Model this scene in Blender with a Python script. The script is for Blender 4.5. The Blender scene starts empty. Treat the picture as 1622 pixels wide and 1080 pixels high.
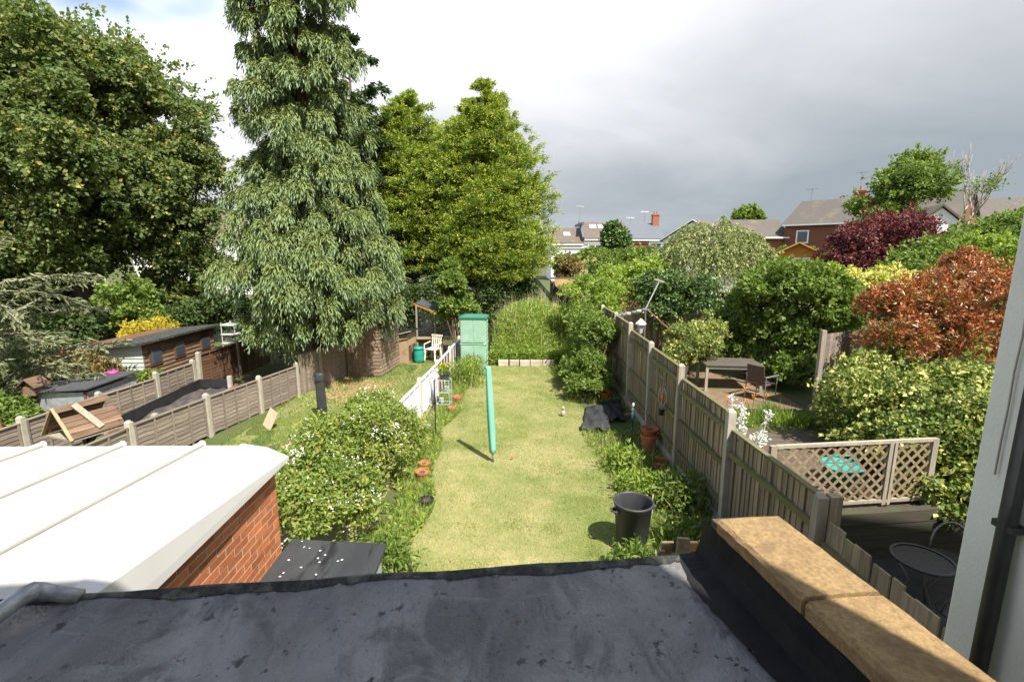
import bpy, math, random
import numpy as np
from mathutils import Vector, Matrix, Euler
R = math.radians
random.seed(7); rng = np.random.default_rng(11)
S = bpy.context.scene
COL = S.collection
# ------------------------------------------------------------------ camera
CAMH, PITCH, FOC = 4.1, R(10.6), 766.0
cd = bpy.data.cameras.new('camera'); cam = bpy.data.objects.new('camera', cd); COL.objects.link(cam)
cd.sensor_width = 36; cd.lens = FOC / 1622 * 36; cd.clip_start = .02; cd.clip_end = 2000
cam.location = (0, 0, CAMH); cam.rotation_euler = (R(90) - PITCH, 0, 0)
S.camera = cam
# ------------------------------------------------------------------ sky
SUN = Vector((.55, -.83, 1.45)).normalized()
w = bpy.data.worlds.new('World'); S.world = w; w.use_nodes = True
nt = w.node_tree; nt.nodes.clear()
def N(t, **k):
    n = nt.nodes.new(t)
    for a, b in k.items(): setattr(n, a, b)
    return n
def LK(a, b): nt.links.new(a, b)
def math_(op, a, b=None, c=None, clamp=False):
    n = N('ShaderNodeMath', operation=op, use_clamp=clamp)
    for i, v in enumerate((a, b, c)):
        if v is None: continue
        if isinstance(v, (int, float)): n.inputs[i].default_value = v
        else: LK(v, n.inputs[i])
    return n.outputs[0]
sky = N('ShaderNodeTexSky', sky_type='NISHITA', sun_disc=False, sun_elevation=math.asin(SUN.z), sun_rotation=math.atan2(SUN.x, SUN.y))
tc = N('ShaderNodeTexCoord'); sep = N('ShaderNodeSeparateXYZ'); LK(tc.outputs['Generated'], sep.inputs[0])
zz = math_('ADD', math_('MAXIMUM', sep.outputs[2], 0.0), .16)
cx = math_('DIVIDE', sep.outputs[0], zz); cy = math_('DIVIDE', sep.outputs[1], zz)
cmb = N('ShaderNodeCombineXYZ'); LK(cx, cmb.inputs[0]); LK(cy, cmb.inputs[1])
def noise(scale, det, off, rough=.55, dist=0.):
    mp = N('ShaderNodeMapping'); mp.inputs['Location'].default_value = off; LK(cmb.outputs[0], mp.inputs[0])
    n = N('ShaderNodeTexNoise'); n.inputs['Scale'].default_value = scale; n.inputs['Detail'].default_value = det
    n.inputs['Roughness'].default_value = rough; n.inputs['Distortion'].default_value = dist
    LK(mp.outputs[0], n.inputs['Vector']); return n.outputs[0]
n1 = noise(.55, 6, (3.1, 1.7, 0), dist=.4); n2 = noise(1.3, 7, (9.2, 4.4, 2), .6); n3 = noise(.42, 5, (1.4, 7.3, 5))
# storm bank low down and to the right, thin bright cloud higher up and to the left
dk = math_('MULTIPLY_ADD', sep.outputs[0], .58, .04)
dk = math_('ADD', dk, math_('MULTIPLY', math_('SUBTRACT', .41, sep.outputs[2]), 2.35))
dk = math_('ADD', dk, math_('ADD', math_('MULTIPLY_ADD', n1, .8, -.4), math_('MULTIPLY_ADD', n2, .22, -.11)))
cr = N('ShaderNodeValToRGB'); LK(math_('MULTIPLY_ADD', dk, .625, .345), cr.inputs[0])
e = cr.color_ramp.elements
e[0].position = 0; e[0].color = (.92, .93, .95, 1); e[1].position = 1.; e[1].color = (.150, .172, .190, 1)
for q_, c_ in ((.28, (.64, .65, .68)), (.40, (.49, .495, .52)), (.55, (.385, .39, .41)), (.70, (.285, .297, .314)), (.86, (.205, .222, .238))): x_ = e.new(q_); x_.color = (*c_, 1)
gap = N('ShaderNodeValToRGB'); LK(math_('ADD', n3, math_('MULTIPLY', dk, .22)), gap.inputs[0])
gap.color_ramp.elements[0].position = .31; gap.color_ramp.elements[1].position = .45
b1 = N('ShaderNodeBackground'); LK(sky.outputs[0], b1.inputs[0]); b1.inputs[1].default_value = .1
b2 = N('ShaderNodeBackground'); LK(cr.outputs[0], b2.inputs[0]); b2.inputs[1].default_value = 1.3
mx = N('ShaderNodeMixShader'); LK(gap.outputs[0], mx.inputs[0]); LK(b1.outputs[0], mx.inputs[1]); LK(b2.outputs[0], mx.inputs[2])
wo = N('ShaderNodeOutputWorld'); LK(mx.outputs[0], wo.inputs[0])
# ------------------------------------------------------------------ sun, exposure
sl = bpy.data.lights.new('sun', 'SUN'); sl.energy = 5.0; sl.angle = R(.6); sl.color = (1, .95, .86)
so = bpy.data.objects.new('sun', sl); COL.objects.link(so); so.rotation_euler = SUN.to_track_quat('Z', 'Y').to_euler(); so.location = (6, -9, 16)
S.view_settings.view_transform = 'Standard'; S.view_settings.look = 'None'; S.view_settings.gamma = 1
S.view_settings.exposure = 1.0; S.view_settings.use_curve_mapping = False
S.cycles.max_bounces = 6; S.cycles.diffuse_bounces = 3; S.cycles.glossy_bounces = 2; S.cycles.transmission_bounces = 3; S.cycles.transparent_max_bounces = 6
# ------------------------------------------------------------------ materials
def mat(name, c1, c2=None, scale=6., rough=.8, bump=0., bscale=None, stretch=(1, 1, 1), var=0., metal=0., spec=.3, detail=6, lo=.35, hi=.65, c3=None, s3=2., lo3=.5, hi3=.65, bdist=.01, coat=0.):
    """two-tone noise material in object space, offset and tinted per object; c3 = a third colour in larger blotches (wear, moss)"""
    m = bpy.data.materials.new(name); m.use_nodes = True; t = m.node_tree; n = t.nodes; l = t.links
    p = n['Principled BSDF']; p.inputs['Roughness'].default_value = rough; p.inputs['Metallic'].default_value = metal
    p.inputs['Specular IOR Level'].default_value = spec; p.inputs['Coat Weight'].default_value = coat
    if c2 is None: c2 = tuple(v * .82 for v in c1)
    tcn = n.new('ShaderNodeTexCoord'); oi = n.new('ShaderNodeObjectInfo')
    ad = n.new('ShaderNodeVectorMath'); ad.operation = 'MULTIPLY_ADD'; ad.inputs[1].default_value = stretch
    l.new(tcn.outputs['Object'], ad.inputs[0])
    rv = n.new('ShaderNodeMath'); rv.operation = 'MULTIPLY'; rv.inputs[1].default_value = 37.; l.new(oi.outputs['Random'], rv.inputs[0]); l.new(rv.outputs[0], ad.inputs[2])
    def nz(s, d=detail):
        x = n.new('ShaderNodeTexNoise'); x.inputs['Scale'].default_value = s; x.inputs['Detail'].default_value = d; x.inputs['Roughness'].default_value = .62
        l.new(ad.outputs[0], x.inputs['Vector']); return x.outputs[0]
    def ramp(src, a, b, ca, cb):
        r = n.new('ShaderNodeValToRGB'); r.color_ramp.elements[0].position = a; r.color_ramp.elements[1].position = b
        r.color_ramp.elements[0].color = (*ca, 1); r.color_ramp.elements[1].color = (*cb, 1); l.new(src, r.inputs[0]); return r.outputs[0]
    base = nz(scale); col = ramp(base, lo, hi, c1, c2)
    if c3 is not None:
        f = ramp(nz(s3), lo3, hi3, (0, 0, 0), (1, 1, 1)); mxn = n.new('ShaderNodeMix'); mxn.data_type = 'RGBA'
        l.new(f, mxn.inputs['Factor']); l.new(col, mxn.inputs['A']); mxn.inputs['B'].default_value = (*c3, 1); col = mxn.outputs['Result']
    if var:
        hs = n.new('ShaderNodeHueSaturation'); mr = n.new('ShaderNodeMapRange'); mr.inputs[3].default_value = 1 - var; mr.inputs[4].default_value = 1 + var
        l.new(oi.outputs['Random'], mr.inputs[0]); l.new(mr.outputs[0], hs.inputs['Value']); l.new(col, hs.inputs['Color']); col = hs.outputs[0]
    l.new(col, p.inputs['Base Color'])
    if bump:
        b = n.new('ShaderNodeBump'); b.inputs['Strength'].default_value = bump; b.inputs['Distance'].default_value = bdist
        l.new(base if bscale is None else nz(bscale), b.inputs['Height']); l.new(b.outputs[0], p.inputs['Normal'])
    return m
def leafmat(name, cols, trans=.3, rough=.5, spec=.25, tcol=None, gain=1.35):
    """cols: list of (position, colour) over the per-leaf random attribute v"""
    m = bpy.data.materials.new(name); m.use_nodes = True; t = m.node_tree; n = t.nodes; l = t.links
    p = n['Principled BSDF']; p.inputs['Roughness'].default_value = rough; p.inputs['Specular IOR Level'].default_value = spec
    a = n.new('ShaderNodeAttribute'); a.attribute_name = 'v'; r = n.new('ShaderNodeValToRGB'); l.new(a.outputs['Fac'], r.inputs[0])
    cols = [(q, tuple(min(.85, ch * gain) for ch in c)) for q, c in cols]; el = r.color_ramp.elements
    el[0].position, el[0].color = cols[0][0], (*cols[0][1], 1); el[1].position, el[1].color = cols[-1][0], (*cols[-1][1], 1)
    for q, c in cols[1:-1]: x = el.new(q); x.color = (*c, 1)
    l.new(r.outputs[0], p.inputs['Base Color'])
    if trans:
        tb = n.new('ShaderNodeBsdfTranslucent'); mxs = n.new('ShaderNodeMixShader'); mxs.inputs[0].default_value = trans
        g = n.new('ShaderNodeMix'); g.data_type = 'RGBA'; g.blend_type = 'MULTIPLY'; g.inputs['Factor'].default_value = 1; g.inputs['B'].default_value = (1.25, 1.3, .6, 1) if tcol is None else (*tcol, 1)
        l.new(r.outputs[0], g.inputs['A']); l.new(g.outputs['Result'], tb.inputs[0])
        l.new(p.outputs[0], mxs.inputs[1]); l.new(tb.outputs[0], mxs.inputs[2]); l.new(mxs.outputs[0], n['Material Output'].inputs[0])
    return m
# ------------------------------------------------------------------ mesh helpers
class MB:
    def __init__(s): s.v = []; s.f = []
    def add(s, vs, fs):
        o = len(s.v); s.v += [tuple(v) for v in vs]; s.f += [tuple(i + o for i in f) for f in fs]; return s
    def box(s, c, d, rot=None):
        hx, hy, hz = d[0] / 2, d[1] / 2, d[2] / 2
        vs = [Vector((x, y, z)) for x in (-hx, hx) for y in (-hy, hy) for z in (-hz, hz)]
        if rot is not None:
            M = Euler(rot).to_matrix(); vs = [M @ v for v in vs]
        vs = [v + Vector(c) for v in vs]
        return s.add(vs, [(0, 1, 3, 2), (4, 6, 7, 5), (0, 4, 5, 1), (2, 3, 7, 6), (0, 2, 6, 4), (1, 5, 7, 3)])
    def span(s, a, b): return s.box([(p + q) / 2 for p, q in zip(a, b)], [abs(q - p) for p, q in zip(a, b)])
    def beam(s, p0, p1, w, h, up=(0, 0, 1)):
        p0, p1 = Vector(p0), Vector(p1); d = (p1 - p0).normalized(); x = d.cross(Vector(up))
        if x.length < 1e-4: x = d.cross(Vector((0, 1, 0)))
        x.normalize(); z = x.cross(d)
        vs = [p + x * a * w / 2 + z * b * h / 2 for p in (p0, p1) for a, b in ((-1, -1), (1, -1), (1, 1), (-1, 1))]
        return s.add(vs, [(3, 2, 1, 0), (4, 5, 6, 7), (0, 1, 5, 4), (1, 2, 6, 5), (2, 3, 7, 6), (3, 0, 4, 7)])
    def tube(s, pts, rad, n=8, cap=True):
        pts = [Vector(p) for p in pts]
        if isinstance(rad, (int, float)): rad = [rad] * len(pts)
        rings = []; x = None
        for i, p in enumerate(pts):
            d = (pts[min(i + 1, len(pts) - 1)] - pts[max(i - 1, 0)]).normalized()
            if x is None: x = d.orthogonal().normalized()
            x = (x - d * x.dot(d)).normalized(); y = d.cross(x)
            rings.append([p + (x * math.cos(a) + y * math.sin(a)) * rad[i] for a in [2 * math.pi * k / n for k in range(n)]])
        fs = [(i * n + k, i * n + (k + 1) % n, (i + 1) * n + (k + 1) % n, (i + 1) * n + k) for i in range(len(pts) - 1) for k in range(n)]
        if cap: fs += [tuple(reversed(range(n))), tuple((len(pts) - 1) * n + k for k in range(n))]
        return s.add([v for r in rings for v in r], fs)
    def lathe(s, prof, n=24, c=(0, 0, 0), cap0=True, cap1=True):
        vs = [(c[0] + r * math.cos(2 * math.pi * k / n), c[1] + r * math.sin(2 * math.pi * k / n), c[2] + z) for r, z in prof for k in range(n)]
        fs = [(i * n + k, i * n + (k + 1) % n, (i + 1) * n + (k + 1) % n, (i + 1) * n + k) for i in range(len(prof) - 1) for k in range(n)]
        if cap0: fs.append(tuple(reversed(range(n))))
        if cap1: fs.append(tuple((len(prof) - 1) * n + k for k in range(n)))
        return s.add(vs, fs)
    def extr(s, poly, vec):
        n = len(poly); a = [Vector(p) for p in poly]; b = [p + Vector(vec) for p in a]
        return s.add(a + b, [tuple(reversed(range(n))), tuple(range(n, 2 * n))] + [(k, (k + 1) % n, n + (k + 1) % n, n + k) for k in range(n)])
    def ell(s, c, r, n=8, m=6):
        vs = [(c[0], c[1], c[2] - r[2])]
        for i in range(1, m):
            t = -math.pi / 2 + math.pi * i / m
            vs += [(c[0] + r[0] * math.cos(t) * math.cos(2 * math.pi * k / n), c[1] + r[1] * math.cos(t) * math.sin(2 * math.pi * k / n), c[2] + r[2] * math.sin(t)) for k in range(n)]
        vs.append((c[0], c[1], c[2] + r[2])); L = len(vs) - 1
        fs = [(0, 1 + (k + 1) % n, 1 + k) for k in range(n)] + [(L, L - n + k, L - n + (k + 1) % n) for k in range(n)]
        fs += [(1 + i * n + k, 1 + i * n + (k + 1) % n, 1 + (i + 1) * n + (k + 1) % n, 1 + (i + 1) * n + k) for i in range(m - 2) for k in range(n)]
        return s.add(vs, fs)
    def mesh(s, name, smooth=False):
        me = bpy.data.meshes.new(name); me.from_pydata(s.v, [], s.f); me.update()
        if smooth: me.shade_smooth()
        return me
def obj(name, mb, m, parent=None, loc=(0, 0, 0), rot=(0, 0, 0), scale=(1, 1, 1), smooth=False, bevel=0.):
    me = mb.mesh(name, smooth) if isinstance(mb, MB) else mb
    o = bpy.data.objects.new(name, me); COL.objects.link(o)
    if m is not None and not me.materials: me.materials.append(m)
    o.location = loc; o.rotation_euler = rot; o.scale = scale
    if parent is not None: o.parent = parent
    if bevel:
        b = o.modifiers.new('bevel', 'BEVEL'); b.width = bevel; b.segments = 2; b.limit_method = 'ANGLE'
    return o
def tag(o, label, cat, group=None):
    o['label'] = label; o['category'] = cat
    if group: o['group'] = group
    return o
def thing(name, label, cat, loc=(0, 0, 0), rz=0., group=None):
    o = bpy.data.objects.new(name, None); COL.objects.link(o); o.location = loc; o.rotation_euler = (0, 0, rz); o.empty_display_size = .2
    return tag(o, label, cat, group)
def struct(name, mb, m, kind='structure', **k):
    o = obj(name, mb, m, **k)
    if o.parent is None: o['kind'] = kind
    return o
def stuff(o): o['kind'] = 'stuff'; return o
# numpy foliage -------------------------------------------------------
def npmesh(name, V, F, v=None, smooth=False):
    me = bpy.data.meshes.new(name); k = F.shape[1]
    me.vertices.add(len(V)); me.vertices.foreach_set('co', np.ascontiguousarray(V, dtype=np.float32).ravel())
    me.loops.add(F.size); me.loops.foreach_set('vertex_index', np.ascontiguousarray(F, dtype=np.int32).ravel())
    me.polygons.add(len(F)); me.polygons.foreach_set('loop_start', np.arange(0, F.size, k, dtype=np.int32))
    me.update(calc_edges=True)
    if v is not None:
        a = me.attributes.new('v', 'FLOAT', 'FACE'); a.data.foreach_set('value', np.ascontiguousarray(v, dtype=np.float32))
    if smooth: me.shade_smooth()
    return me
def unit(a): return a / np.maximum(np.linalg.norm(a, axis=-1, keepdims=True), 1e-6)
T_LEAF = (np.array([(0, 0, 0), (.5, .45, .10), (0, 1, -.06), (-.5, .45, .10)]), np.array([(0, 1, 2), (0, 2, 3)]))
T_PALM = (np.array([(0, 0, 0), (.5, .25, .08), (.42, .75, .02), (0, 1, -.08), (-.42, .75, .02), (-.5, .25, .08)]), np.array([(0, 1, 2), (0, 2, 3), (0, 3, 4), (0, 4, 5)]))
T_BLADE = (np.array([(-.5, 0, 0), (.5, 0, 0), (0, 1, .12)]), np.array([(0, 1, 2)]))
T_LONG = (np.array([(0, 0, 0), (.5, .35, .05), (.3, .75, 0), (0, 1, -.1), (-.5, .35, .05)]), np.array([(0, 1, 2), (0, 2, 3), (0, 3, 4)]))
T_SPRAY = (np.array([(-.05, 0, 0), (.05, 0, 0), (0, 1, -.12), (.34, .42, .02), (.04, .25, 0), (-.34, .52, .02), (-.04, .35, 0), (.25, .8, -.04), (.03, .6, -.03), (-.24, .88, -.05), (-.03, .68, -.04)]),
           np.array([(0, 1, 2), (0, 3, 4), (1, 6, 5), (4, 7, 8), (6, 10, 9)]))
def leafmesh(name, pos, dirs, size, width, tmpl=T_LEAF, v=None, hint=None):
    n = len(pos); d = unit(dirs)
    h = rng.normal(size=(n, 3)) if hint is None else hint + rng.normal(size=(n, 3)) * .45
    x = unit(np.cross(d, h)); z = np.cross(x, d); T, Fc = tmpl
    size = np.broadcast_to(size, (n,))[:, None]
    V = pos[:, None, :] + (x[:, None, :] * (T[None, :, 0:1] * width) + d[:, None, :] * T[None, :, 1:2] + z[:, None, :] * T[None, :, 2:3]) * size[:, None, :]
    F = (Fc[None] + (np.arange(n) * len(T))[:, None, None]).reshape(-1, 3)
    if v is None: v = rng.random(n)
    return npmesh(name, V.reshape(-1, 3), F, np.repeat(v, len(Fc)))
def sph(n):
    return unit(rng.normal(size=(n, 3)))
def at(px, py, F):
    """world point seen at a photo pixel at forward distance F (metres)"""
    a = (px - 811) / FOC; b = (540 - py) / FOC
    d = (a, math.cos(PITCH) + b * math.sin(PITCH), -math.sin(PITCH) + b * math.cos(PITCH)); t = F / d[1]
    return Vector((d[0] * t, d[1] * t, d[2] * t + CAMH))
def lobe(px, py, F, rpx, sq=(1, 1, 1)):
    p = at(px, py, F); r = rpx / FOC * F
    return (p.x, p.y, p.z, r * sq[0], r * sq[1], r * sq[2])
def clumps(lobes, per, frac=.33, fill=.25):
    """break big lobes (x,y,z,rx,ry,rz) into small clumps near their surface"""
    out = []
    for (x, y, z, a, b, c) in lobes:
        d = sph(per); d[:, 2] = np.where(d[:, 2] < -.5, -d[:, 2] * .6, d[:, 2]); d = unit(d)
        k = 1 - fill * rng.random(per) - .12
        r = frac * (.4 + 1.1 * rng.random(per))
        for i in range(per): out.append((x + d[i, 0] * a * k[i], y + d[i, 1] * b * k[i], z + d[i, 2] * c * k[i], a * r[i], b * r[i], c * r[i] * .75))
    return np.array(out)
def crown_leaves(cl, n, up=.25, droop=.25):
    """leaf points on clump shells; returns pos, dirs, hint, clump index"""
    wgt = (cl[:, 3] * cl[:, 4]) ** .9; idx = rng.choice(len(cl), n, p=wgt / wgt.sum())
    d = sph(n); d[:, 2] += up; d = unit(d); k = .45 + .6 * rng.random(n) ** .5
    pos = cl[idx, :3] + d * cl[idx, 3:6] * k[:, None]
    dirs = d * np.array([1, 1, .5]) + rng.normal(size=(n, 3)) * .55; dirs[:, 2] -= droop
    return pos, dirs, d, idx
def limb(mb, p0, p1, r0, r1, n=6, sag=.12, segs=5):
    p0, p1 = Vector(p0), Vector(p1); L = (p1 - p0).length; j = Vector((random.uniform(-1, 1), random.uniform(-1, 1), random.uniform(.2, 1))) * L * sag
    pts = [p0.lerp(p1, t) + j * math.sin(t * math.pi) for t in [i / segs for i in range(segs + 1)]]
    mb.tube(pts, [r0 + (r1 - r0) * i / segs for i in range(segs + 1)], n)
def plant(name, label, cat, base, lobes, n, leaf, width, lm, bark, group=None, per=12, frac=.36, tmpl=T_LEAF, stems=5, sr=.03, up=.25, droop=.25, crown='foliage', wood='stem', nlimb=None, vclump=.35, trunk=None, fill=.25, shoots=22):
    """tree or shrub: one wood part, one foliage part, in world-size coordinates relative to base"""
    base = Vector(base); root = thing(name, label, cat, base, 0, group)
    L = [(l[0] - base.x, l[1] - base.y, l[2] - base.z, *l[3:]) for l in lobes]
    cl = clumps(L, per, frac, fill)
    pos, dirs, hint, idx = crown_leaves(cl, n, up, droop)
    keep = pos[:, 2] > .02; pos, dirs, hint, idx = pos[keep], dirs[keep], hint[keep], idx[keep]
    cv = rng.random(len(cl)); v = np.clip((1 - vclump) * rng.random(len(pos)) + vclump * cv[idx], 0, 1)
    # stray shoots that break the outline
    ns_ = shoots * len(L); li = rng.integers(0, len(L), ns_); LA = np.array(L); d = sph(ns_); d[:, 2] = np.abs(d[:, 2]) * 1.1 - .15; d = unit(d)
    st = LA[li, :3] + d * LA[li, 3:6] * .8; ln = LA[li, 3] * (.25 + .45 * rng.random(ns_)); nl_ = 16; tt = rng.random((ns_, nl_)) ** .8
    sd = unit(d + rng.normal(size=d.shape) * .3 + np.array([0, 0, .25])); sp_ = st[:, None] + sd[:, None] * (ln[:, None] * tt)[..., None] + rng.normal(size=(ns_, nl_, 3)) * leaf * .3; sp_[..., 2] -= (.25 * ln[:, None] * tt ** 2)
    if ns_:
        pos = np.concatenate([pos, sp_.reshape(-1, 3)]); dirs = np.concatenate([dirs, (np.repeat(sd, nl_, 0) + rng.normal(size=(ns_ * nl_, 3)) * .7)]); hint = np.concatenate([hint, np.repeat(d, nl_, 0)]); v = np.concatenate([v, .35 + .65 * rng.random(ns_ * nl_)])
        k_ = pos[:, 2] > .02; pos, dirs, hint, v = pos[k_], dirs[k_], hint[k_], v[k_]
    obj(crown, leafmesh(crown, pos, dirs, leaf * (.6 + .7 * rng.random(len(pos))), width, tmpl, v, hint), lm, root)
    mb = MB()
    if trunk:
        pts, rad = trunk; mb.tube(pts, rad, 10)
        for c in (cl if nlimb is None else cl[rng.choice(len(cl), min(nlimb, len(cl)), replace=False)]):
            t = random.uniform(.35, .95); i = t * (len(pts) - 1); k = int(i); p0 = Vector(pts[k]).lerp(Vector(pts[min(k + 1, len(pts) - 1)]), i - k)
            limb(mb, p0, c[:3], rad[0] * .28 * (1.2 - t), .012, 5)
    else:
        for c in cl[rng.choice(len(cl), min(stems, len(cl)), replace=False)]:
            limb(mb, (random.uniform(-.1, .1), random.uniform(-.1, .1), -.05), c[:3], sr, sr * .3, 5)
    obj(wood, mb, bark, root, smooth=True)
    return root
# ------------------------------------------------------------------ material library
M = {}
M['ground'] = mat('soil_and_weeds', (.085, .095, .03), (.11, .085, .05), 1.3, .95, .5, 14, c3=(.06, .09, .02), s3=.6, lo3=.4, hi3=.6)
M['lawn'] = mat('lawn_turf', (.22, .22, .085), (.30, .265, .125), 2.2, .95, .6, 60, c3=(.13, .165, .04), s3=.7, lo3=.42, hi3=.62)
M['soil'] = mat('border_soil', (.10, .075, .05), (.055, .042, .03), 9, .95, .9, 25, bdist=.03)
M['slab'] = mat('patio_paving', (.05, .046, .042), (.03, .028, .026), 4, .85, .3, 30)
M['path'] = mat('damp_path', (.115, .088, .064), (.07, .055, .042), 5, .9, .4, 30)
def felt_mat():
    m = bpy.data.materials.new('worn_roof_felt'); m.use_nodes = True; t = m.node_tree; n = t.nodes; l = t.links; p = n['Principled BSDF']; tcn = n.new('ShaderNodeTexCoord')
    def nz(s, d, st=(1, 1, 1), dist=0.):
        mp = n.new('ShaderNodeMapping'); mp.inputs['Scale'].default_value = st; l.new(tcn.outputs['Object'], mp.inputs[0]); x = n.new('ShaderNodeTexNoise'); x.inputs['Scale'].default_value = s; x.inputs['Detail'].default_value = d; x.inputs['Roughness'].default_value = .65; x.inputs['Distortion'].default_value = dist; l.new(mp.outputs[0], x.inputs['Vector']); return x.outputs[0]
    def rp(src, a, b, ca, cb):
        r = n.new('ShaderNodeValToRGB'); r.color_ramp.elements[0].position = a; r.color_ramp.elements[1].position = b; r.color_ramp.elements[0].color = (*ca, 1); r.color_ramp.elements[1].color = (*cb, 1); l.new(src, r.inputs[0]); return r.outputs[0]
    def mixc(f, a, b):
        x = n.new('ShaderNodeMix'); x.data_type = 'RGBA'; l.new(f, x.inputs['Factor']); l.new(a, x.inputs['A']); 
        if isinstance(b, tuple): x.inputs['B'].default_value = (*b, 1)
        else: l.new(b, x.inputs['B'])
        return x.outputs['Result']
    col = rp(nz(1.7, 10, (1, .6, 1), .8), .36, .66, (.078, .077, .078), (.215, .212, .21))
    col = mixc(rp(nz(3.2, 8, (1, .5, 1), 1.5), .52, .60, (0, 0, 0), (.75, .75, .75)), col, (.055, .054, .055))       # damp patches
    col = mixc(rp(nz(11, 4), .625, .66, (0, 0, 0), (1, 1, 1)), col, (.02, .02, .021))                            # spots
    col = mixc(rp(nz(38, 3), .65, .70, (0, 0, 0), (1, 1, 1)), col, (.022, .022, .022))
    col = mixc(rp(nz(7, 9, (.35, 2.2, 1), .6), .58, .72, (0, 0, 0), (.6, .6, .6)), col, (.21, .21, .205))         # chalky streaks
    vo = n.new('ShaderNodeTexVoronoi'); vo.feature = 'DISTANCE_TO_EDGE'; vo.inputs['Scale'].default_value = 2.1; mv = n.new('ShaderNodeVectorMath'); mv.operation = 'ADD'; l.new(tcn.outputs['Object'], mv.inputs[0])
    dn = n.new('ShaderNodeTexNoise'); dn.inputs['Scale'].default_value = 2.2; dn.inputs['Detail'].default_value = 5; l.new(tcn.outputs['Object'], dn.inputs['Vector']); l.new(dn.outputs['Color'], mv.inputs[1]); l.new(mv.outputs[0], vo.inputs['Vector'])
    crack = rp(vo.outputs[0], .0, .008, (1, 1, 1), (0, 0, 0)); msk = rp(nz(1.6, 4), .58, .64, (0, 0, 0), (1, 1, 1)); ck = n.new('ShaderNodeMath'); ck.operation = 'MULTIPLY'; l.new(crack, ck.inputs[0]); l.new(msk, ck.inputs[1])
    col = mixc(ck.outputs[0], col, (.012, .012, .012)); l.new(col, p.inputs['Base Color'])
    rg = n.new('ShaderNodeMapRange'); l.new(nz(2.6, 6, (1, .6, 1), 1.), rg.inputs[0]); rg.inputs[1].default_value = .4; rg.inputs[2].default_value = .62; rg.inputs[3].default_value = .22; rg.inputs[4].default_value = .6; l.new(rg.outputs[0], p.inputs['Roughness']); p.inputs['Specular IOR Level'].default_value = .55
    hsum = n.new('ShaderNodeMath'); hsum.operation = 'MULTIPLY_ADD'; l.new(nz(5, 8, (1, .5, 1), 1.), hsum.inputs[0]); hsum.inputs[1].default_value = 2.2; l.new(nz(45, 4), hsum.inputs[2]); h2 = n.new('ShaderNodeMath'); h2.operation = 'SUBTRACT'; l.new(hsum.outputs[0], h2.inputs[0]); l.new(ck.outputs[0], h2.inputs[1])
    b = n.new('ShaderNodeBump'); b.inputs['Strength'].default_value = .9; b.inputs['Distance'].default_value = .012; l.new(h2.outputs[0], b.inputs['Height']); l.new(b.outputs[0], p.inputs['Normal']); return m
M['felt'] = felt_mat()
M['felt_black'] = mat('bitumen_flashing', (.011, .011, .012), (.02, .019, .019), 6, .7, .6, 22, spec=.15, bdist=.01)
M['felt_edge'] = mat('mineral_felt_edge', (.05, .052, .05), (.022, .023, .023), 40, .9, .7, 90, c3=(.11, .115, .09), s3=12)
M['coping'] = mat('weathered_coping_stone', (.335, .225, .105), (.195, .13, .062), 55, .92, .8, 160, detail=12, c3=(.15, .098, .05), s3=6, lo3=.48, hi3=.72, bdist=.006)
M['coping_dark'] = mat('grimy_mortar', (.05, .042, .034), (.11, .08, .05), 8, .95, .6, 40)
M['render'] = mat('painted_render', (.74, .755, .70), (.68, .70, .65), 3, .9, .6, 75, bdist=.006, c3=(.44, .46, .40), s3=1.3, lo3=.58, hi3=.75)
M['upvc'] = mat('white_upvc', (.56, .55, .53), (.53, .52, .50), 2, .35, spec=.4)
M['upvc_panel'] = mat('white_roof_panel', (.46, .445, .41), (.43, .415, .38), 1.2, .5, spec=.3, c3=(.20, .175, .13), s3=5, lo3=.60, hi3=.9, stretch=(2.5, .35, 1))
M['brick'] = mat('orange_brick', (.42, .155, .06), (.33, .105, .042), 14, .9, .4, 60, var=.28, c3=(.24, .1, .06), s3=5, lo3=.6, hi3=.75)
M['mortar'] = mat('pale_mortar', (.50, .42, .30), (.40, .33, .24), 20, .95, .5, 60)
M['brickfar'] = mat('brown_brick', (.20, .085, .055), (.15, .06, .04), 9, .9, var=.1)
M['brickred'] = mat('red_brick', (.32, .12, .075), (.25, .09, .055), 9, .9, var=.1)
M['galv'] = mat('galvanised_steel', (.40, .41, .42), (.22, .23, .24), 14, .38, .5, 40, metal=.35, stretch=(1, 1, 1))
M['black'] = mat('black_plastic', (.018, .018, .02), (.03, .03, .032), 6, .45, spec=.4)
M['bin'] = mat('dusty_black_plastic', (.035, .036, .04), (.06, .06, .065), 5, .5, spec=.4, stretch=(1, 1, .25), c3=(.11, .11, .11), s3=7, lo3=.64, hi3=.8)
M['fence'] = mat('weathered_feather_edge', (.34, .275, .185), (.225, .18, .12), 5, .9, .5, 40, stretch=(6, 6, .5), var=.25, c3=(.12, .125, .045), s3=.9, lo3=.56, hi3=.72)
M['rail'] = mat('mossy_rail', (.17, .15, .08), (.12, .12, .045), 6, .9, .4, stretch=(4, .6, 4), var=.15)
M['postwood'] = mat('pale_fence_post', (.36, .32, .25), (.26, .225, .165), 5, .85, .4, 40, stretch=(5, 5, .5), var=.12)
M['concrete'] = mat('concrete_post', (.44, .40, .32), (.34, .31, .25), 8, .92, .3, 60, var=.1)
M['lap'] = mat('grey_lap_slat', (.26, .215, .17), (.16, .13, .10), 5, .9, .5, 40, stretch=(6, .5, 6), var=.2)
M['lapbrown'] = mat('brown_lap_slat', (.15, .08, .045), (.095, .05, .03), 5, .88, .4, stretch=(6, .5, 6), var=.2)
M['lapmoss'] = mat('mossy_lap_slat', (.16, .15, .055), (.10, .10, .04), 5, .9, .4, stretch=(6, .5, 6), var=.2)
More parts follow.
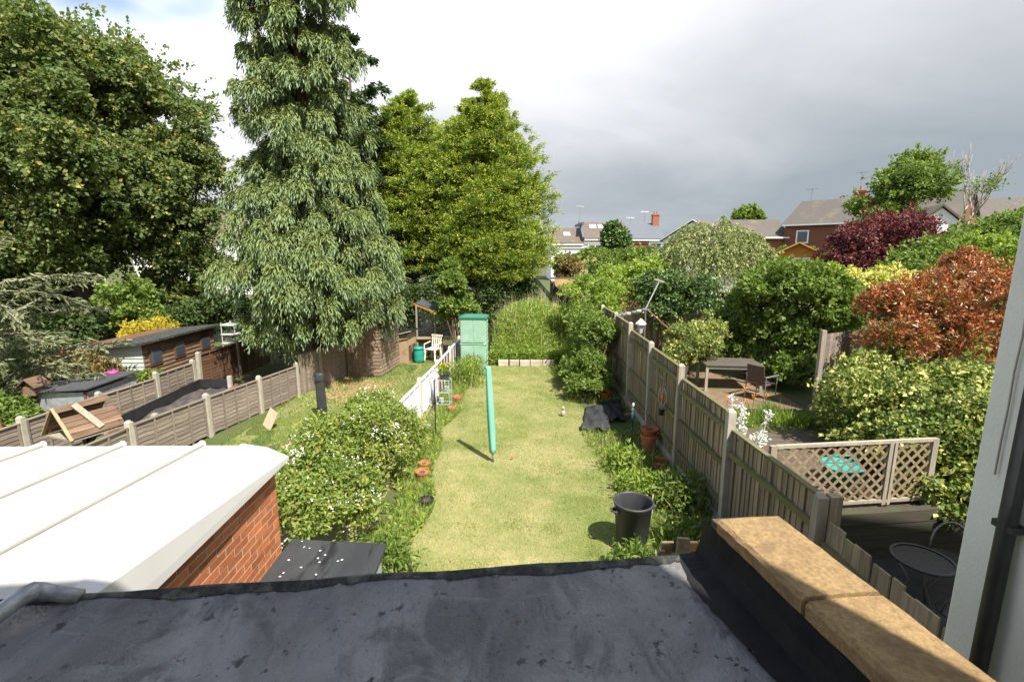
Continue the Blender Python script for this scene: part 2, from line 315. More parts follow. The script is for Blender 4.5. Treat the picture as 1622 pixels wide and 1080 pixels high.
M['white'] = mat('white_paint_wood', (.74, .75, .78), (.62, .62, .64), 7, .6, .2, stretch=(4, .6, 4), var=.06)
M['shed'] = mat('shed_shiplap', (.27, .205, .14), (.17, .12, .08), 5, .88, .5, 40, stretch=(.5, .5, 6), var=.25)
M['shedbrown'] = mat('brown_shed_board', (.21, .135, .085), (.12, .075, .047), 5, .85, .4, stretch=(6, .5, 6), var=.25)
M['newwood'] = mat('fresh_sawn_timber', (.56, .36, .17), (.46, .27, .11), 6, .7, .2, stretch=(5, 5, .6), var=.15)
M['orangewood'] = mat('cedar_stained_timber', (.55, .24, .05), (.42, .17, .035), 6, .6, stretch=(.6, 4, 4))
M['lattice'] = mat('lattice_lath', (.27, .205, .12), (.185, .14, .085), 6, .85, .3, stretch=(3, 3, 3), var=.2)
M['greenplastic'] = mat('pale_green_plastic', (.27, .45, .32), (.23, .39, .28), 4, .5, spec=.35, c3=(.32, .46, .36), s3=3)
M['greendark'] = mat('dark_green_plastic', (.05, .20, .14), (.04, .16, .11), 4, .45)
M['covergreen'] = mat('mint_cover_fabric', (.22, .52, .39), (.17, .44, .33), 5, .7, .35, 12, stretch=(1, 1, .3))
M['teal'] = mat('teal_plastic', (.02, .38, .36), (.02, .32, .31), 5, .4)
M['butt'] = mat('green_compost_plastic', (.02, .27, .19), (.015, .2, .15), 5, .4)
M['terracotta'] = mat('terracotta', (.46, .18, .08), (.37, .14, .065), 9, .9, .2, var=.12, c3=(.45, .3, .2), s3=5, lo3=.6, hi3=.75)
M['membrane'] = mat('black_membrane', (.03, .03, .033), (.045, .045, .048), 8, .55, .6, 7, bdist=.03)
M['iron'] = mat('black_iron', (.015, .015, .016), (.03, .028, .026), 20, .5, metal=.3)
M['zinc'] = mat('zinc_frame', (.5, .53, .52), (.4, .44, .43), 20, .45, metal=.4)
M['chairweave'] = mat('brown_woven_chair', (.12, .085, .07), (.085, .06, .05), 60, .6, .4, 90)
M['steelgrey'] = mat('grey_chair_frame', (.32, .30, .29), (.26, .25, .24), 9, .4, metal=.5)
M['chip'] = mat('chipboard', (.42, .31, .19), (.33, .23, .14), 30, .85, c3=(.28, .18, .1), s3=4)
M['glass'] = mat('window_glass', (.06, .075, .09), (.05, .06, .07), 2, .08, spec=.6)
M['glasspale'] = mat('bright_window_glass', (.45, .48, .5), (.40, .43, .45), 2, .1, spec=.6)
M['pvcframe'] = mat('white_window_frame', (.8, .8, .8), (.76, .76, .76), 3, .4)
M['slate'] = mat('brown_roof_tile', (.15, .12, .095), (.10, .082, .068), 30, .85, .4, stretch=(1, 1, 1), c3=(.16, .15, .09), s3=1.2, lo3=.55, hi3=.7)
M['slategrey'] = mat('blue_grey_slate', (.13, .14, .16), (.105, .115, .13), 18, .6)
M['slatedark'] = mat('dark_roof_tile', (.12, .105, .09), (.085, .075, .065), 14, .85, c3=(.15, .13, .09), s3=.7, lo3=.52, hi3=.7)
M['stucco'] = mat('white_stucco', (.78, .78, .77), (.72, .72, .71), 3, .85)
M['orangetrim'] = mat('orange_barge_paint', (.70, .33, .03), (.62, .28, .03), 6, .6)
M['bark'] = mat('grey_brown_bark', (.13, .105, .08), (.075, .06, .046), 9, .95, .8, 14, stretch=(2, 2, .5), bdist=.03)
M['barkpale'] = mat('pale_bark', (.42, .38, .31), (.30, .26, .21), 9, .9, .5, 14, stretch=(2, 2, .6))
M['twig'] = mat('brown_twig', (.16, .11, .07), (.11, .075, .05), 12, .9)
M['barkred'] = mat('reddish_conifer_bark', (.19, .11, .07), (.12, .07, .045), 8, .95, .8, 14, stretch=(3, 3, .4), bdist=.03)
M['foil'] = mat('silver_foil_board', (.55, .56, .58), (.38, .39, .41), 7, .35, .5, 9, metal=.5)
M['pink'] = mat('pink_plastic', (.75, .06, .32), (.65, .05, .27), 4, .45)
M['blue'] = mat('blue_plastic', (.05, .25, .5), (.04, .2, .42), 4, .4)
M['bluepale'] = mat('pale_blue_canvas', (.3, .52, .68), (.25, .46, .62), 4, .5)
M['net'] = mat('dark_netting', (.07, .08, .085), (.05, .055, .06), 40, .7)
M['gasket'] = mat('tan_gasket', (.27, .245, .205), (.23, .21, .175), 6, .8)
M['stone'] = mat('pale_edging_block', (.50, .45, .36), (.36, .31, .24), 9, .92, .6, 25, var=.15, bdist=.02)
# ------------------------------------------------------------------ ground
def sm(t): t = min(max(t, 0), 1); return t * t * (3 - 2 * t)
def gz(x, y):
    z = 0.
    if x > 3.3:
        z = .35 if y > 8.6 else -.35
        if y > 13: z = .35 + .1 * sm((y - 13) / 6)
    if -.9 < x < 3.0 and y > 17.1:
        z += 1.3 * (1 - .55 * min(1, abs(x - 1.0) / 1.9) ** 2) * sm((y - 17.0 + .3 * math.sin(x * 3)) / 3.0) * sm((27 - y) / 3) * sm((x + .9) / .5) * sm((3.0 - x) / .3)
    z += 2.4 * sm((x - 6) / 24) * sm((y - 15) / 22) + .03 * max(0, x - 14) * sm((y - 20) / 30)
    return z
xs = sorted(set([-400, -250, -150, -90, -60, -40, -30, -24, -18] + [round(-14 + .5 * i, 2) for i in range(61)] + [3.28, 3.32] + [18, 20, 23, 27, 32, 40, 55, 80, 130, 220, 400]))
ys = sorted(set([-60, -30, -12, -5, -2] + [round(.5 * i, 2) for i in range(64)] + [8.58, 8.62] + [34, 37, 40, 45, 50, 56, 64, 75, 95, 130, 200, 300, 500, 900]))
g = MB(); nx = len(xs)
g.add([(x, y, gz(x, y) - .01 + (.02 * math.sin(x * 2.1 + y * 1.3) if 7 < y < 40 and abs(x) > 3.4 else 0)) for y in ys for x in xs], [(j * nx + i, j * nx + i + 1, (j + 1) * nx + i + 1, (j + 1) * nx + i) for j in range(len(ys) - 1) for i in range(nx - 1)])
struct('ground', g, M['ground'], smooth=False)
def edgeL(y): return -1.55 + .12 * math.sin(y * 1.1) + .07 * math.sin(y * 2.7 + 1) + .35 * sm((7.5 - y) / 3) * 0
def edgeR(y): return 2.08 - .35 * sm((y - 10.5) / 2.5) + .14 * math.sin(y * .9 + 2) + .08 * math.sin(y * 2.3)
lw = MB(); n = 50
for i in range(n + 1):
    y = 3.0 + 14.1 * i / n; lw.v += [(edgeL(y), y, .004), (edgeR(y), y, .004)]
lw.f = [(2 * i, 2 * i + 1, 2 * i + 3, 2 * i + 2) for i in range(n)]
struct('lawn', lw, M['lawn'])
nl = MB(); nl.add([(-6.3, 5.5, .004), (-2.15, 5.5, .004), (-2.15, 17.4, .004), (-6.0, 17.4, .004)], [(0, 1, 2, 3)])
struct('neighbour_lawn', nl, M['lawn'])
# worn bare earth along the neighbour's fence, by the shed door
be = MB(); k = 22
pts = []
for i in range(k):
    a = 2 * math.pi * i / k; r = 1 + .25 * math.sin(3 * a + 1) + .12 * math.sin(7 * a)
    pts.append((-4.75 + .95 * r * math.cos(a) - .2 * math.sin(a), 14.2 + 1.2 * r * math.sin(a), .008))
be.add(pts, [tuple(range(k))]); struct('bare_earth', be, mat('dry_bare_earth', (.42, .26, .15), (.33, .2, .115), 5, .95, .6, 30))
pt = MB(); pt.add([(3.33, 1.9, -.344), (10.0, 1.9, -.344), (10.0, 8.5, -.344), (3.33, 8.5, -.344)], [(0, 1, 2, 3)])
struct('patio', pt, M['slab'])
rs = MB(); rs.extr([(3.33, 6.26, -.4), (9.6, 6.95, -.4), (9.6, 8.9, -.4), (3.33, 8.9, -.4)], (0, 0, .757)); struct('raised_border', rs, M['soil'])
pa = MB(); pa.add([(3.75, 6.9, .376), (7.0, 7.2, .376), (7.0, 9.2, .376), (3.6, 9.9, .376)], [(0, 1, 2, 3)])
struct('path', pa, M['path'])
pt2 = MB(); pt2.add([(3.9, 11.2, .372), (7.0, 11.0, .372), (7.2, 14.4, .41), (3.7, 14.6, .41)], [(0, 1, 2, 3)])
struct('terrace', pt2, mat('mossy_terrace', (.22, .14, .09), (.15, .10, .06), 3, .9, .4, 20, c3=(.10, .11, .04), s3=1.2))
# ------------------------------------------------------------------ houses next to the camera
U = Vector((-.995, -.1, 0)); Vv = Vector((.1, -.995, 0)); A = Vector((.935, 2.17, 0))
def hp(u, v, z): p = A + U * u + Vv * v; return Vector((p.x, p.y, z))
h = thing('brick_house', 'pale rendered house the picture is taken from, with its flat roofed rear extension', 'house', hp(2, 3, 0))
hb = h.location.copy()
def hpart(name, mb, m, **k): return obj(name, mb, m, h, loc=-hb, **k)
wl = MB(); wl.extr([hp(-1.0, 2.33, 0), hp(7, 2.33, 0), hp(7, 9, 0), hp(-1.0, 9, 0)], (0, 0, 6.75)); hpart('wall', wl, M['render'])
rf = MB(); a0, a1, b0, b1 = hp(-1.0, 2.1, 6.75), hp(7, 2.1, 6.75), hp(-1.0, 9.2, 6.75), hp(7, 9.2, 6.75); c0, c1 = hp(-1.0, 5.65, 9.0), hp(7, 5.65, 9.0)
rf.add([a0, a1, b0, b1, c0, c1], [(0, 1, 5, 4), (2, 4, 5, 3), (0, 4, 2), (1, 3, 5), (0, 2, 3, 1)]); hpart('roof', rf, M['slatedark'])
ew = MB(); ew.extr([hp(.04, .06, -.2), hp(6, .06, -.2), hp(6, 2.32, -.2), hp(.04, 2.32, -.2)], (0, 0, 2.72)); hpart('extension_wall', ew, M['brickfar'])
# flat felt roof: a sagging, wrinkled sheet with a lip along the front
fr = MB(); nu, nv = 300, 70
def roofz(u, v):
    z = 2.585 - .010 * v + .006 * math.sin(u * 2.3 + v) + .004 * math.sin(u * 5.1 - v * 3.3)
    z += .014 * math.exp(-((u - 1.75 + .28 * v) / .018) ** 2) + .010 * math.exp(-((u - 2.05 + .33 * v + .04 * math.sin(v * 5)) / .022) ** 2) + .008 * math.exp(-((u - 2.5 + .36 * v) / .025) ** 2)
    z += .006 * math.exp(-((u - 1.02) / .012) ** 2) + .012 * math.exp(-((u - .12 - .05 * math.sin(v * 6)) / .03) ** 2) + .006 * math.exp(-((u - .42 - .12 * math.sin(v * 2.7)) / .016) ** 2) + .006 * math.exp(-((v - 1.0 - .1 * math.sin(u * 9) * (u < .6)) / .014) ** 2) * (u < .8)
    z += .004 * math.sin(u * 13 + 3 * math.sin(v * 4)) * math.sin(v * 9 + u * 2)
    z += .010 * max(0, .1 - v) / .1
    return z
us = [-.2 + 4.8 * i / nu for i in range(nu + 1)]; vs_ = [2.32 * j / nv for j in range(nv + 1)]
fr.add([hp(u, v, roofz(u, v)) for v in vs_ for u in us], [(j * (nu + 1) + i, j * (nu + 1) + i + 1, (j + 1) * (nu + 1) + i + 1, (j + 1) * (nu + 1) + i) for j in range(nv) for i in range(nu)])
hpart('flat_roof', fr, M['felt'], smooth=True)
# rolled mineral felt verge with a torn, uneven edge
vg = MB(); k = 160; vp = []
for i in range(k + 1):
    u = 4.6 * i / k; e1 = .018 * math.sin(u * 7) * .4 + random.uniform(-.004, .004); wv = .022 + .008 * math.sin(u * 3.1 + 1) + .008 * math.sin(u * 11) + (.02 if .35 < u < 1.25 else 0) + random.uniform(-.004, .004)
    vp += [hp(u, -.035 + e1 * .3, 2.50), hp(u, -.03 + e1 * .3, 2.598 + .004 * math.sin(u * 9)), hp(u, -.004, 2.612 + .003 * math.sin(u * 13)), hp(u, wv, roofz(u, wv) + .004)]
vg.add(vp, [(4 * i + j, 4 * i + j + 1, 4 * i + j + 5, 4 * i + j + 4) for i in range(k) for j in range(3)]); hpart('felt_verge', vg, M['felt_edge'])
def hq(u, v, z): return hp(u - .075 * max(v, 0), v, z)
# parapet on the right with black flashing and coping stones
pw = MB(); pw.extr([hq(-.02, .04, 0), hq(-.02, 2.3, 0), hq(-.24, 2.3, 0), hq(-.24, .04, 0)], (0, 0, 2.83)); hpart('parapet', pw, M['coping_dark'])
fl = MB(); k = 70; vp = []
for i in range(k + 1):
    v = -.02 + 2.3 * i / k; j = .012 * math.sin(v * 9) + random.uniform(-.006, .006)
    vp += [hq(.11 + j + .03 * math.sin(v * 4.3), v, roofz(.11, max(v, 0)) + .006), hq(.015 + j * .3, v, 2.62), hq(-.008 + j * .25, v, 2.70), hq(-.012 + .3 * j, v, 2.79 + .5 * j)]
fl.add(vp, [(4 * i + j, 4 * i + 4 + j, 4 * i + j + 5, 4 * i + j + 1) for i in range(k) for j in range(3)]); hpart('flashing', fl, M['felt_black'])
fe = MB(); fe.extr([hp(.14, -.03, 2.46), hp(-.255, -.03, 2.46), hp(-.255, .04, 2.46), hp(.14, .04, 2.46)], (0, 0, .15)); hpart('corner_flashing', fe, M['felt_black'])
for (v0, v1, dz, du) in ((.16, .665, 0, 0), (.672, 1.52, -.012, -.012), (1.527, 2.32, 0, -.004)):
    cs = MB(); nn = 10; ring = []
    for i in range(nn + 1):
        v = v0 + (v1 - v0) * i / nn; q = lambda: random.uniform(-.004, .004)
        ring.append([hq(.025 + du + q(), v, 2.832 + dz), hq(.03 + du + q(), v, 2.885 + dz), hq(.015 + du + q(), v, 2.90 + dz), hq(-.14 + du, v, 2.904 + dz + q() * .3), hq(-.262 + du + q(), v, 2.90 + dz), hq(-.272 + du + q(), v, 2.885 + dz), hq(-.267 + du + q(), v, 2.832 + dz)])
    cs.add([p for r_ in ring for p in r_], [(i * 7 + j, i * 7 + 7 + j, i * 7 + 7 + (j + 1) % 7, i * 7 + (j + 1) % 7) for i in range(nn) for j in range(7)] + [tuple(range(7)), tuple(reversed(range(nn * 7, nn * 7 + 7)))])
    hpart('coping_stone', cs, M['coping'])
mj = MB(); mj.extr([hq(-.0, .655, 2.83), hq(-.255, .655, 2.83), hq(-.255, .685, 2.83), hq(-.0, .685, 2.83)], (0, 0, .052)); hpart('mortar_joint', mj, M['coping_dark'])
# galvanised pipe elbow lying over the left end of the verge
pp = MB(); pts = [at(-60, 1010, 1.62), at(-20, 985, 1.68), at(20, 955, 1.76), at(38, 942, 1.80), at(52, 936, 1.83), at(66, 936, 1.86), at(92, 940, 1.87), at(128, 944, 1.88)]
pp.tube(pts, [.034, .034, .034, .037, .038, .037, .032, .030], 18)
po = obj('metal_pipe', pp, M['galv'], smooth=True); tag(po, 'grey metal pipe elbow lying over the left edge of the black flat roof', 'pipe')
# neighbouring house on the right
nh = thing('rendered_house', 'pale rendered house wall with a black downpipe at the right edge of the picture', 'house', (2.3, 1.5, 0))
def npart(name, mb, m, **k): return obj(name, mb, m, nh, loc=(-2.3, -1.5, 0), **k)
nw = MB(); nw.span((2.21, .8, -.4), (4.9, 2.16, 5.25)); nw.span((4.903, .8, -.4), (15, 2.157, 7.3)); npart('wall', nw, M['render'], bevel=.012)  # second, taller block is out of view, added height to shade the patio
nr = MB(); nr.add([(2.22, .6, 5.253), (4.9, .6, 5.253), (4.9, 2.15, 5.253), (2.22, 2.15, 5.253), (2.22, .6, 5.6), (4.9, .6, 5.6)], [(0, 3, 2, 1), (3, 4, 5, 2), (0, 4, 3), (1, 2, 5), (0, 1, 5, 4)]); npart('roof', nr, M['slatedark']); nr = MB(); nr.span((4.8, .6, 7.3), (15.1, 2.3, 7.42)); npart('shade_block_roof', nr, M['slatedark'])
dp = MB(); dp.tube([(2.165, 1.93, -.3), (2.165, 1.93, 5.2)], .034, 14); npart('downpipe', dp, M['black'], smooth=True)
for z in (.8, 2.9, 4.6):
    cl_ = MB(); cl_.span((2.14, 1.885, z), (2.209, 1.975, z + .03)); npart('pipe_bracket', cl_, M['black'])
cb = MB(); cb.tube([(2.195, 2.05 + .02 * math.sin(t * 3.1), 3.1 + .9 * t / 9 * 1.6) for t in range(10)], .0045, 6); npart('cable', cb, M['steelgrey'])
# ------------------------------------------------------------------ white lean-to roof and its brick wall
lt = thing('lean_to', 'white panelled lean-to with a low sloping roof and an orange brick side wall', 'building', (-4.5, 3.2, 0))
lo_ = Vector((-4.5, 3.2, 0))
def lpart(name, mb, m, **k): return obj(name, mb, m, lt, loc=-lo_, **k)
def lz(y): return 2.11 + .062 * (4.74 - y)
bars = [-3.24, -4.06, -4.88, -5.70, -6.52, -7.34]
edges = [(-2.82, -2.36)] + [(b, b) for b in bars]
for i in range(len(edges) - 1):
    (f0, n0), (f1, n1) = edges[i], edges[i + 1]; y0, y1 = 1.98, 4.74 - .012 * i
    pl_ = MB(); o_ = .012
    pl_.extr([(n0 - o_, y0, lz(y0)), (n1 + o_, y0, lz(y0)), (f1 + o_, y1, lz(y1)), (f0 - o_, y1, lz(y1))], (0, 0, -.03)); lpart('roof_panel', pl_, M['upvc_panel'])
for i, b in enumerate(bars):
    g = MB(); y1 = 4.77 - .012 * i
    g.extr([(b - .032, 1.98, lz(1.98) - .02), (b - .028, 1.98, lz(1.98) + .022), (b - .012, 1.98, lz(1.98) + .034), (b + .012, 1.98, lz(1.98) + .034), (b + .028, 1.98, lz(1.98) + .022), (b + .032, 1.98, lz(1.98) - .02)], (0, y1 - 1.98, lz(y1) - lz(1.98)))
    bar_ = lpart('glazing_bar', g, M['upvc'])
    gk = MB(); gk.beam((b + .046, 1.99, lz(1.99) + .004), (b + .046, y1 - .05, lz(y1 - .05) + .004), .018, .012); obj('gasket', gk, M['gasket'], bar_)
    ec = MB(); ec.ell((b, y1 + .004, lz(y1) + .002), (.040, .022, .042), 12, 8); obj('end_cap', ec, M['upvc'], bar_, smooth=True)
g = MB(); y0, y1 = 1.98, 4.75     # verge trim: sloping flashing down to a box gutter
g.add([(-2.355, y0, lz(y0) + .018), (-2.815, y1, lz(y1) + .018), (-2.30, y0, lz(y0) - .01), (-2.55, y1, 2.085), (-2.285, y0, 2.03), (-2.335, y1, 1.985), (-2.285, y0, 1.945), (-2.335, y1, 1.945), (-2.42, y0, 1.945), (-2.46, y1, 1.945)],
      [(0, 1, 3, 2), (2, 3, 5, 4), (4, 5, 7, 6), (6, 7, 9, 8)])
g.add([(-2.815, y1, lz(y1) + .018), (-2.55, y1, 2.085), (-2.335, y1, 1.985), (-2.335, y1, 1.945), (-2.815, y1, 1.945)], [(4, 3, 2, 1, 0)]); lpart('verge_trim', g, M['upvc'])
g = MB(); g.span((-7.4, 4.6, 1.86), (-2.82, 4.72, 2.07)); lpart('gutter_fascia', g, M['upvc'])
g = MB(); g.span((-7.4, 2.0, -.2), (-2.425, 4.6, 1.944)); wallc = lpart('side_wall', g, M['mortar'])
bm = MB(); bm.box((0, 0, 0), (.018, .213, .064)); bme = bm.mesh('brick'); hm = MB(); hm.box((0, 0, 0), (.018, .1, .064)); hme = hm.mesh('brick')
for r in range(21):
    z = 1.895 - .0775 * r; y = 4.6 - .003
    first = r % 2
    while y > 2.05:
        half = first; first = 0
        L = .1 if half else .213
        o = obj('brick', hme if half else bme, M['brick'], wallc, loc=(-2.4305 + random.uniform(-.0015, .0015), y - L / 2, z)); y -= L + .014
# ------------------------------------------------------------------ right boundary fence: feather-edge boards behind rails, step by step
def pt_on(a, b, t): return a + (b - a) * t
fr_ = thing('board_fence', 'tall weathered board fence with pale posts running up the right side of the lawn', 'fence', (3.15, 10, 0))
fo = Vector((3.15, 10, 0))
def fpart(name, mb, m, loc=(0, 0, 0), **k): return obj(name, mb, m, fr_, loc=Vector(loc) - fo, **k)
bdm = MB(); bdm.add([(.0, -.062, 0), (.024, -.062, 0), (.006, .062, 0), (.0, .062, 0), (.0, -.062, 1), (.024, -.062, 1), (.006, .062, 1), (.0, .062, 1)], [(0, 3, 2, 1), (4, 5, 6, 7), (0, 1, 5, 4), (1, 2, 6, 5), (2, 3, 7, 6), (3, 0, 4, 7)])
bdmesh = bdm.mesh('board')
posts = [(3.20, 4.62, 1.60), (3.12, 6.55, 1.86), (3.08, 8.52, 2.05), (3.09, 10.48, 2.10), (3.10, 12.42, 2.24), (3.11, 14.35, 2.26), (3.10, 16.3, 2.26)]
tops = [1.58, 1.80, 1.98, 2.04, 2.17, 2.20]
for i, (x, y, ht) in enumerate(posts):
    p = MB(); p.extr([(-.055, -.05, -.4), (.055, -.05, -.4), (.055, .05, -.4), (-.055, .05, -.4)], (0, 0, ht + .4)); p.extr([(-.055, -.05, ht), (.055, -.05, ht), (.03, .0, ht + .03), (-.03, .0, ht + .03)], (0, .05, -.001))
    fpart('post', p, M['postwood'] if i in (0, 2) else M['concrete'], (x, y, 0), rot=(random.uniform(-.008, .008), random.uniform(-.012, .012), 0))
for i in range(len(posts) - 1):
    (x0, y0, _), (x1, y1, _) = posts[i], posts[i + 1]; top = tops[i]; a, b = Vector((x0, y0 + .055, 0)), Vector((x1, y1 - .055, 0))
    L = (b - a).length; d = (b - a).normalized(); ang = math.atan2(-d.x, d.y); sl_ = .0
    nb = int(L / .102)
    for k in range(nb):
        q = a + d * (L * (k + .5) / nb); zb = .16 if i else -.2
        fpart('board', bdmesh, M['fence'], (q.x + .036, q.y, zb), rot=(0, random.uniform(-.008, .008), ang), scale=(-1, .95, top - zb + random.uniform(-.006, .006)))
    for z in ((.42, 1.02, top - .22) if i else (.25, top - .33)):
        r_ = MB(); pa_, pb_ = a + Vector((-.012, 0, z)), b + Vector((-.012, 0, z)); r_.beam(pa_, pb_, .05, .075); fpart('rail', r_, M['rail'])
    c_ = MB(); c_.beam(a + Vector((.025, 0, top + .012)), b + Vector((.025, 0, top + .012)), .07, .026); fpart('capping', c_, M['rail'])
    if i:
        gb = MB(); gb.beam(a + Vector((.02, 0, .07)), b + Vector((.02, 0, .07)), .03, .17); fpart('gravel_board', gb, M['concrete'])
# lower picket-like fence between the house end and the corner post
lf = thing('low_board_fence', 'low shaded fence of broad uneven boards between the parapet and the dark patio', 'fence', (3.3, 3.8, -.3)); lo2 = Vector((3.3, 3.8, -.3))
for k in range(13):
    y = 4.50 - .122 * k; t = 1.36 + .02 * math.sin(k * 2.1) - .004 * k
    p = MB(); p.extr([(-.009, -.058, -.3), (.009, -.058, -.3), (.009, .058, -.3), (-.009, .058, -.3)], (0, 0, t + .3)); obj('board', p, M['fence'], lf, loc=Vector((3.27 + .006 * (k % 2), y, 0)) - lo2, rot=(random.uniform(-.02, .02), 0, .05))
for z in (.45, 1.08):
    p = MB(); p.beam((3.235, 4.56, z), (3.245, 2.98, z - .02), .045, .09); obj('rail', p, M['rail'], lf, loc=-lo2)
p = MB(); p.span((3.21, 2.86, -.35), (3.31, 2.96, 1.52)); obj('end_post', p, mat('orange_brown_post', (.34, .2, .1), (.25, .14, .07), 5, .8, stretch=(4, 4, .5)), lf, loc=-lo2)['label'] = 'orange brown end post beside the pale wall'
p = MB(); p.span((3.27, 4.56, -.35), (3.39, 4.66, 1.62)); obj('corner_post', p, M['fence'], lf, loc=-lo2)
# ------------------------------------------------------------------ lap fences
smesh = {}
def slat_mesh(h_):
    k = round(h_, 3)
    if k not in smesh:
        s_ = MB(); n_ = 8; vs = []
        for i in range(n_ + 1):
            y = -.5 + i / n_; wv = .10 * h_ * math.sin(i * 2.1) * (1 if 0 < i < n_ else 0)
            vs += [(.0, y, h_), (.012, y, wv), (.006, y, wv), (-.006, y, h_)]
        s_.add(vs, [(4 * i + j, 4 * i + 4 + j, 4 * i + 4 + (j + 1) % 4, 4 * i + (j + 1) % 4) for i in range(n_) for j in range(4)] + [(0, 1, 2, 3), (4 * n_ + 3, 4 * n_ + 2, 4 * n_ + 1, 4 * n_)])
        smesh[k] = s_.mesh('slat')
    return smesh[k]
def lapfence(name, label, pts, heights, slatmats, postmat, batmat=None, nsl=9, group=None, side=1, zb=.04, posth=.10):
    """pts: post positions; heights: panel heights; slats face `side` (+1 = +x)"""
    o = Vector((pts[0][0], pts[0][1], 0)); root = thing(name, label, 'fence', o, 0, group)
    for i, (x, y) in enumerate(pts):
        ht = max(heights[max(i - 1, 0)], heights[min(i, len(heights) - 1)]) + posth
        p = MB(); p.extr([(-.05, -.05, -.1), (.05, -.05, -.1), (.05, .05, -.1), (-.05, .05, -.1)], (0, 0, ht + .08)); p.extr([(-.05, -.05, ht - .02), (.05, -.05, ht - .02), (.03, -.02, ht + .015), (-.03, -.02, ht + .015)], (0, .04, 0))
        obj('post', p, postmat, root, loc=Vector((x, y, 0)) - o, rot=(random.uniform(-.015, .015), random.uniform(-.02, .02), 0))
    for i in range(len(pts) - 1):
        a, b = Vector((*pts[i], 0)), Vector((*pts[i + 1], 0)); d = (b - a).normalized(); a += d * .052; b -= d * .052; L = (b - a).length; ang = math.atan2(-d.x, d.y); mid = (a + b) / 2; H_ = heights[i]; m_ = slatmats[i % len(slatmats)]
        sh = (H_ - zb - .03) / nsl
        for k in range(nsl):
            obj('slat', slat_mesh(sh * 1.25), m_, root, loc=mid - o + Vector((0, 0, zb + sh * k)), rot=(random.uniform(-.003, .003), 0, ang + (math.pi if side < 0 else 0)), scale=(1, L, 1))
        bm_ = batmat or m_
        for t in (.02, .26, .5, .74, .98):
            p = MB(); p.box((side * .024, 0, H_ / 2), (.018, .035, H_ - .01)); obj('batten', p, bm_, root, loc=a.lerp(b, t) - o, rot=(0, 0, ang))
        p = MB(); p.box((0, 0, H_ + .005), (.07, L, .022)); obj('capping', p, bm_, root, loc=mid - o, rot=(0, 0, ang))
    return root
lapfence('lap_fence', 'low grey lap panel fence behind the white flowering shrub, left of the neighbour lawn', [(-7.25, 6.85), (-7.12, 8.55), (-6.78, 10.3), (-6.42, 11.85), (-6.1, 13.3)], [.86, .88, .88, .88], [M['lap']], M['concrete'], nsl=9)
lapfence('lap_fence', 'low grey lap panel fence second from the lean-to, behind the wooden bird table', [(-9.5, 7.1), (-9.38, 8.8), (-9.28, 10.45), (-9.12, 12.0), (-9.08, 13.4)], [.86, .88, .88, .95], [M['lap']], M['concrete'], nsl=9)
lapfence('brown_lap_fence', 'taller dark brown and mossy lap fence panels under the weeping conifer', [(-9.06, 13.6), (-9.0, 15.5), (-8.9, 17.4), (-8.8, 19.2)], [1.12, 1.12, 1.12], [M['lapbrown'], M['lapmoss'], M['lapmoss']], M['concrete'], nsl=11)
lapfence('white_fence', 'white painted lap fence beside the green storage cupboard', [(-2.42, 9.6), (-2.28, 11.5), (-2.14, 13.4), (-2.03, 15.3), (-1.9, 17.2)], [.9, .92, .93, .95], [M['white']], mat('cream_post', (.62, .54, .42), (.5, .42, .32), 6, .8), M['white'], nsl=9)
# close-board panels beneath the conifer, up to the shed
cf = thing('panel_fence', 'grey brown vertical board fence panels leading to the wooden shed', 'fence', (-6.0, 13.4, 0))
for i in range(24):
    t = i / 24; x, y = -6.05 + .65 * t, 13.45 + 2.35 * t
    p = MB(); p.box((0, 0, .60), (.016, .11, 1.16 + .02 * math.sin(i))); obj('board', p, M['lap'], cf, loc=(x + 6.0, y - 13.4, 0), rot=(0, 0, -.27))
for t in (.33, .98):
    p = MB(); p.box((.05, 0, .62), (.07, .07, 1.28)); obj('post', p, M['postwood'], cf, loc=(-6.05 + .65 * t + 6.0, 13.45 + 2.35 * t - 13.4, 0))
# stepped dark fence farther up the garden, beyond the mound
df = thing('stepped_fence', 'dark stepped board fence beyond the tall weeds on the mound', 'fence', (2.75, 20, 0))
for i in range(30):
    t = i / 29; x, y = 3.05 - .75 * t, 18.5 + 10.5 * t; z = 1.75 + .1 * int(t * 6)
    p = MB(); p.box((0, 0, z / 2), (.03, .355, z)); obj('board', p, mat('tarred_board', (.035, .032, .03), (.055, .05, .045), 5, .9, stretch=(5, 5, .5)) if i == 0 else bpy.data.materials['tarred_board'], df, loc=(x - 2.75 + .012 * (i % 2), y - 20, 0), rot=(0, 0, .07))
    if i % 5 == 0:
        p = MB(); p.box((-.05, 0, z / 2 + .06), (.09, .09, z + .12)); obj('post', p, bpy.data.materials['tarred_board'], df, loc=(x - 2.75, y - 20 - .17, 0))
# back fence with pale trellis
bf = thing('trellis_fence', 'pale new fence with a white trellis panel far behind the mound', 'fence', (4.2, 32, 0))
for i in range(9):
    p = MB(); p.box((0, 0, 1.12), (.145, .02, 2.24)); obj('board', p, M['newwood'], bf, loc=(-1.35 + .15 * i, .0, 0))
p = MB()
for i in range(9): p.box((.05 + .17 * i, 0, 1.1), (.035, .02, 2.2))
for i in range(13): p.box((.73, -.021, .08 + .17 * i), (1.4, .02, .035))
obj('trellis', p, M['white'], bf)
p = MB(); p.box((0, .06, 2.3), (3.4, .09, .12)); obj('capping', p, M['slatedark'], bf)
p = MB(); p.box((.75, .05, 1.1), (1.5, .02, 2.2)); obj('backing_panel', p, M['chip'], bf)
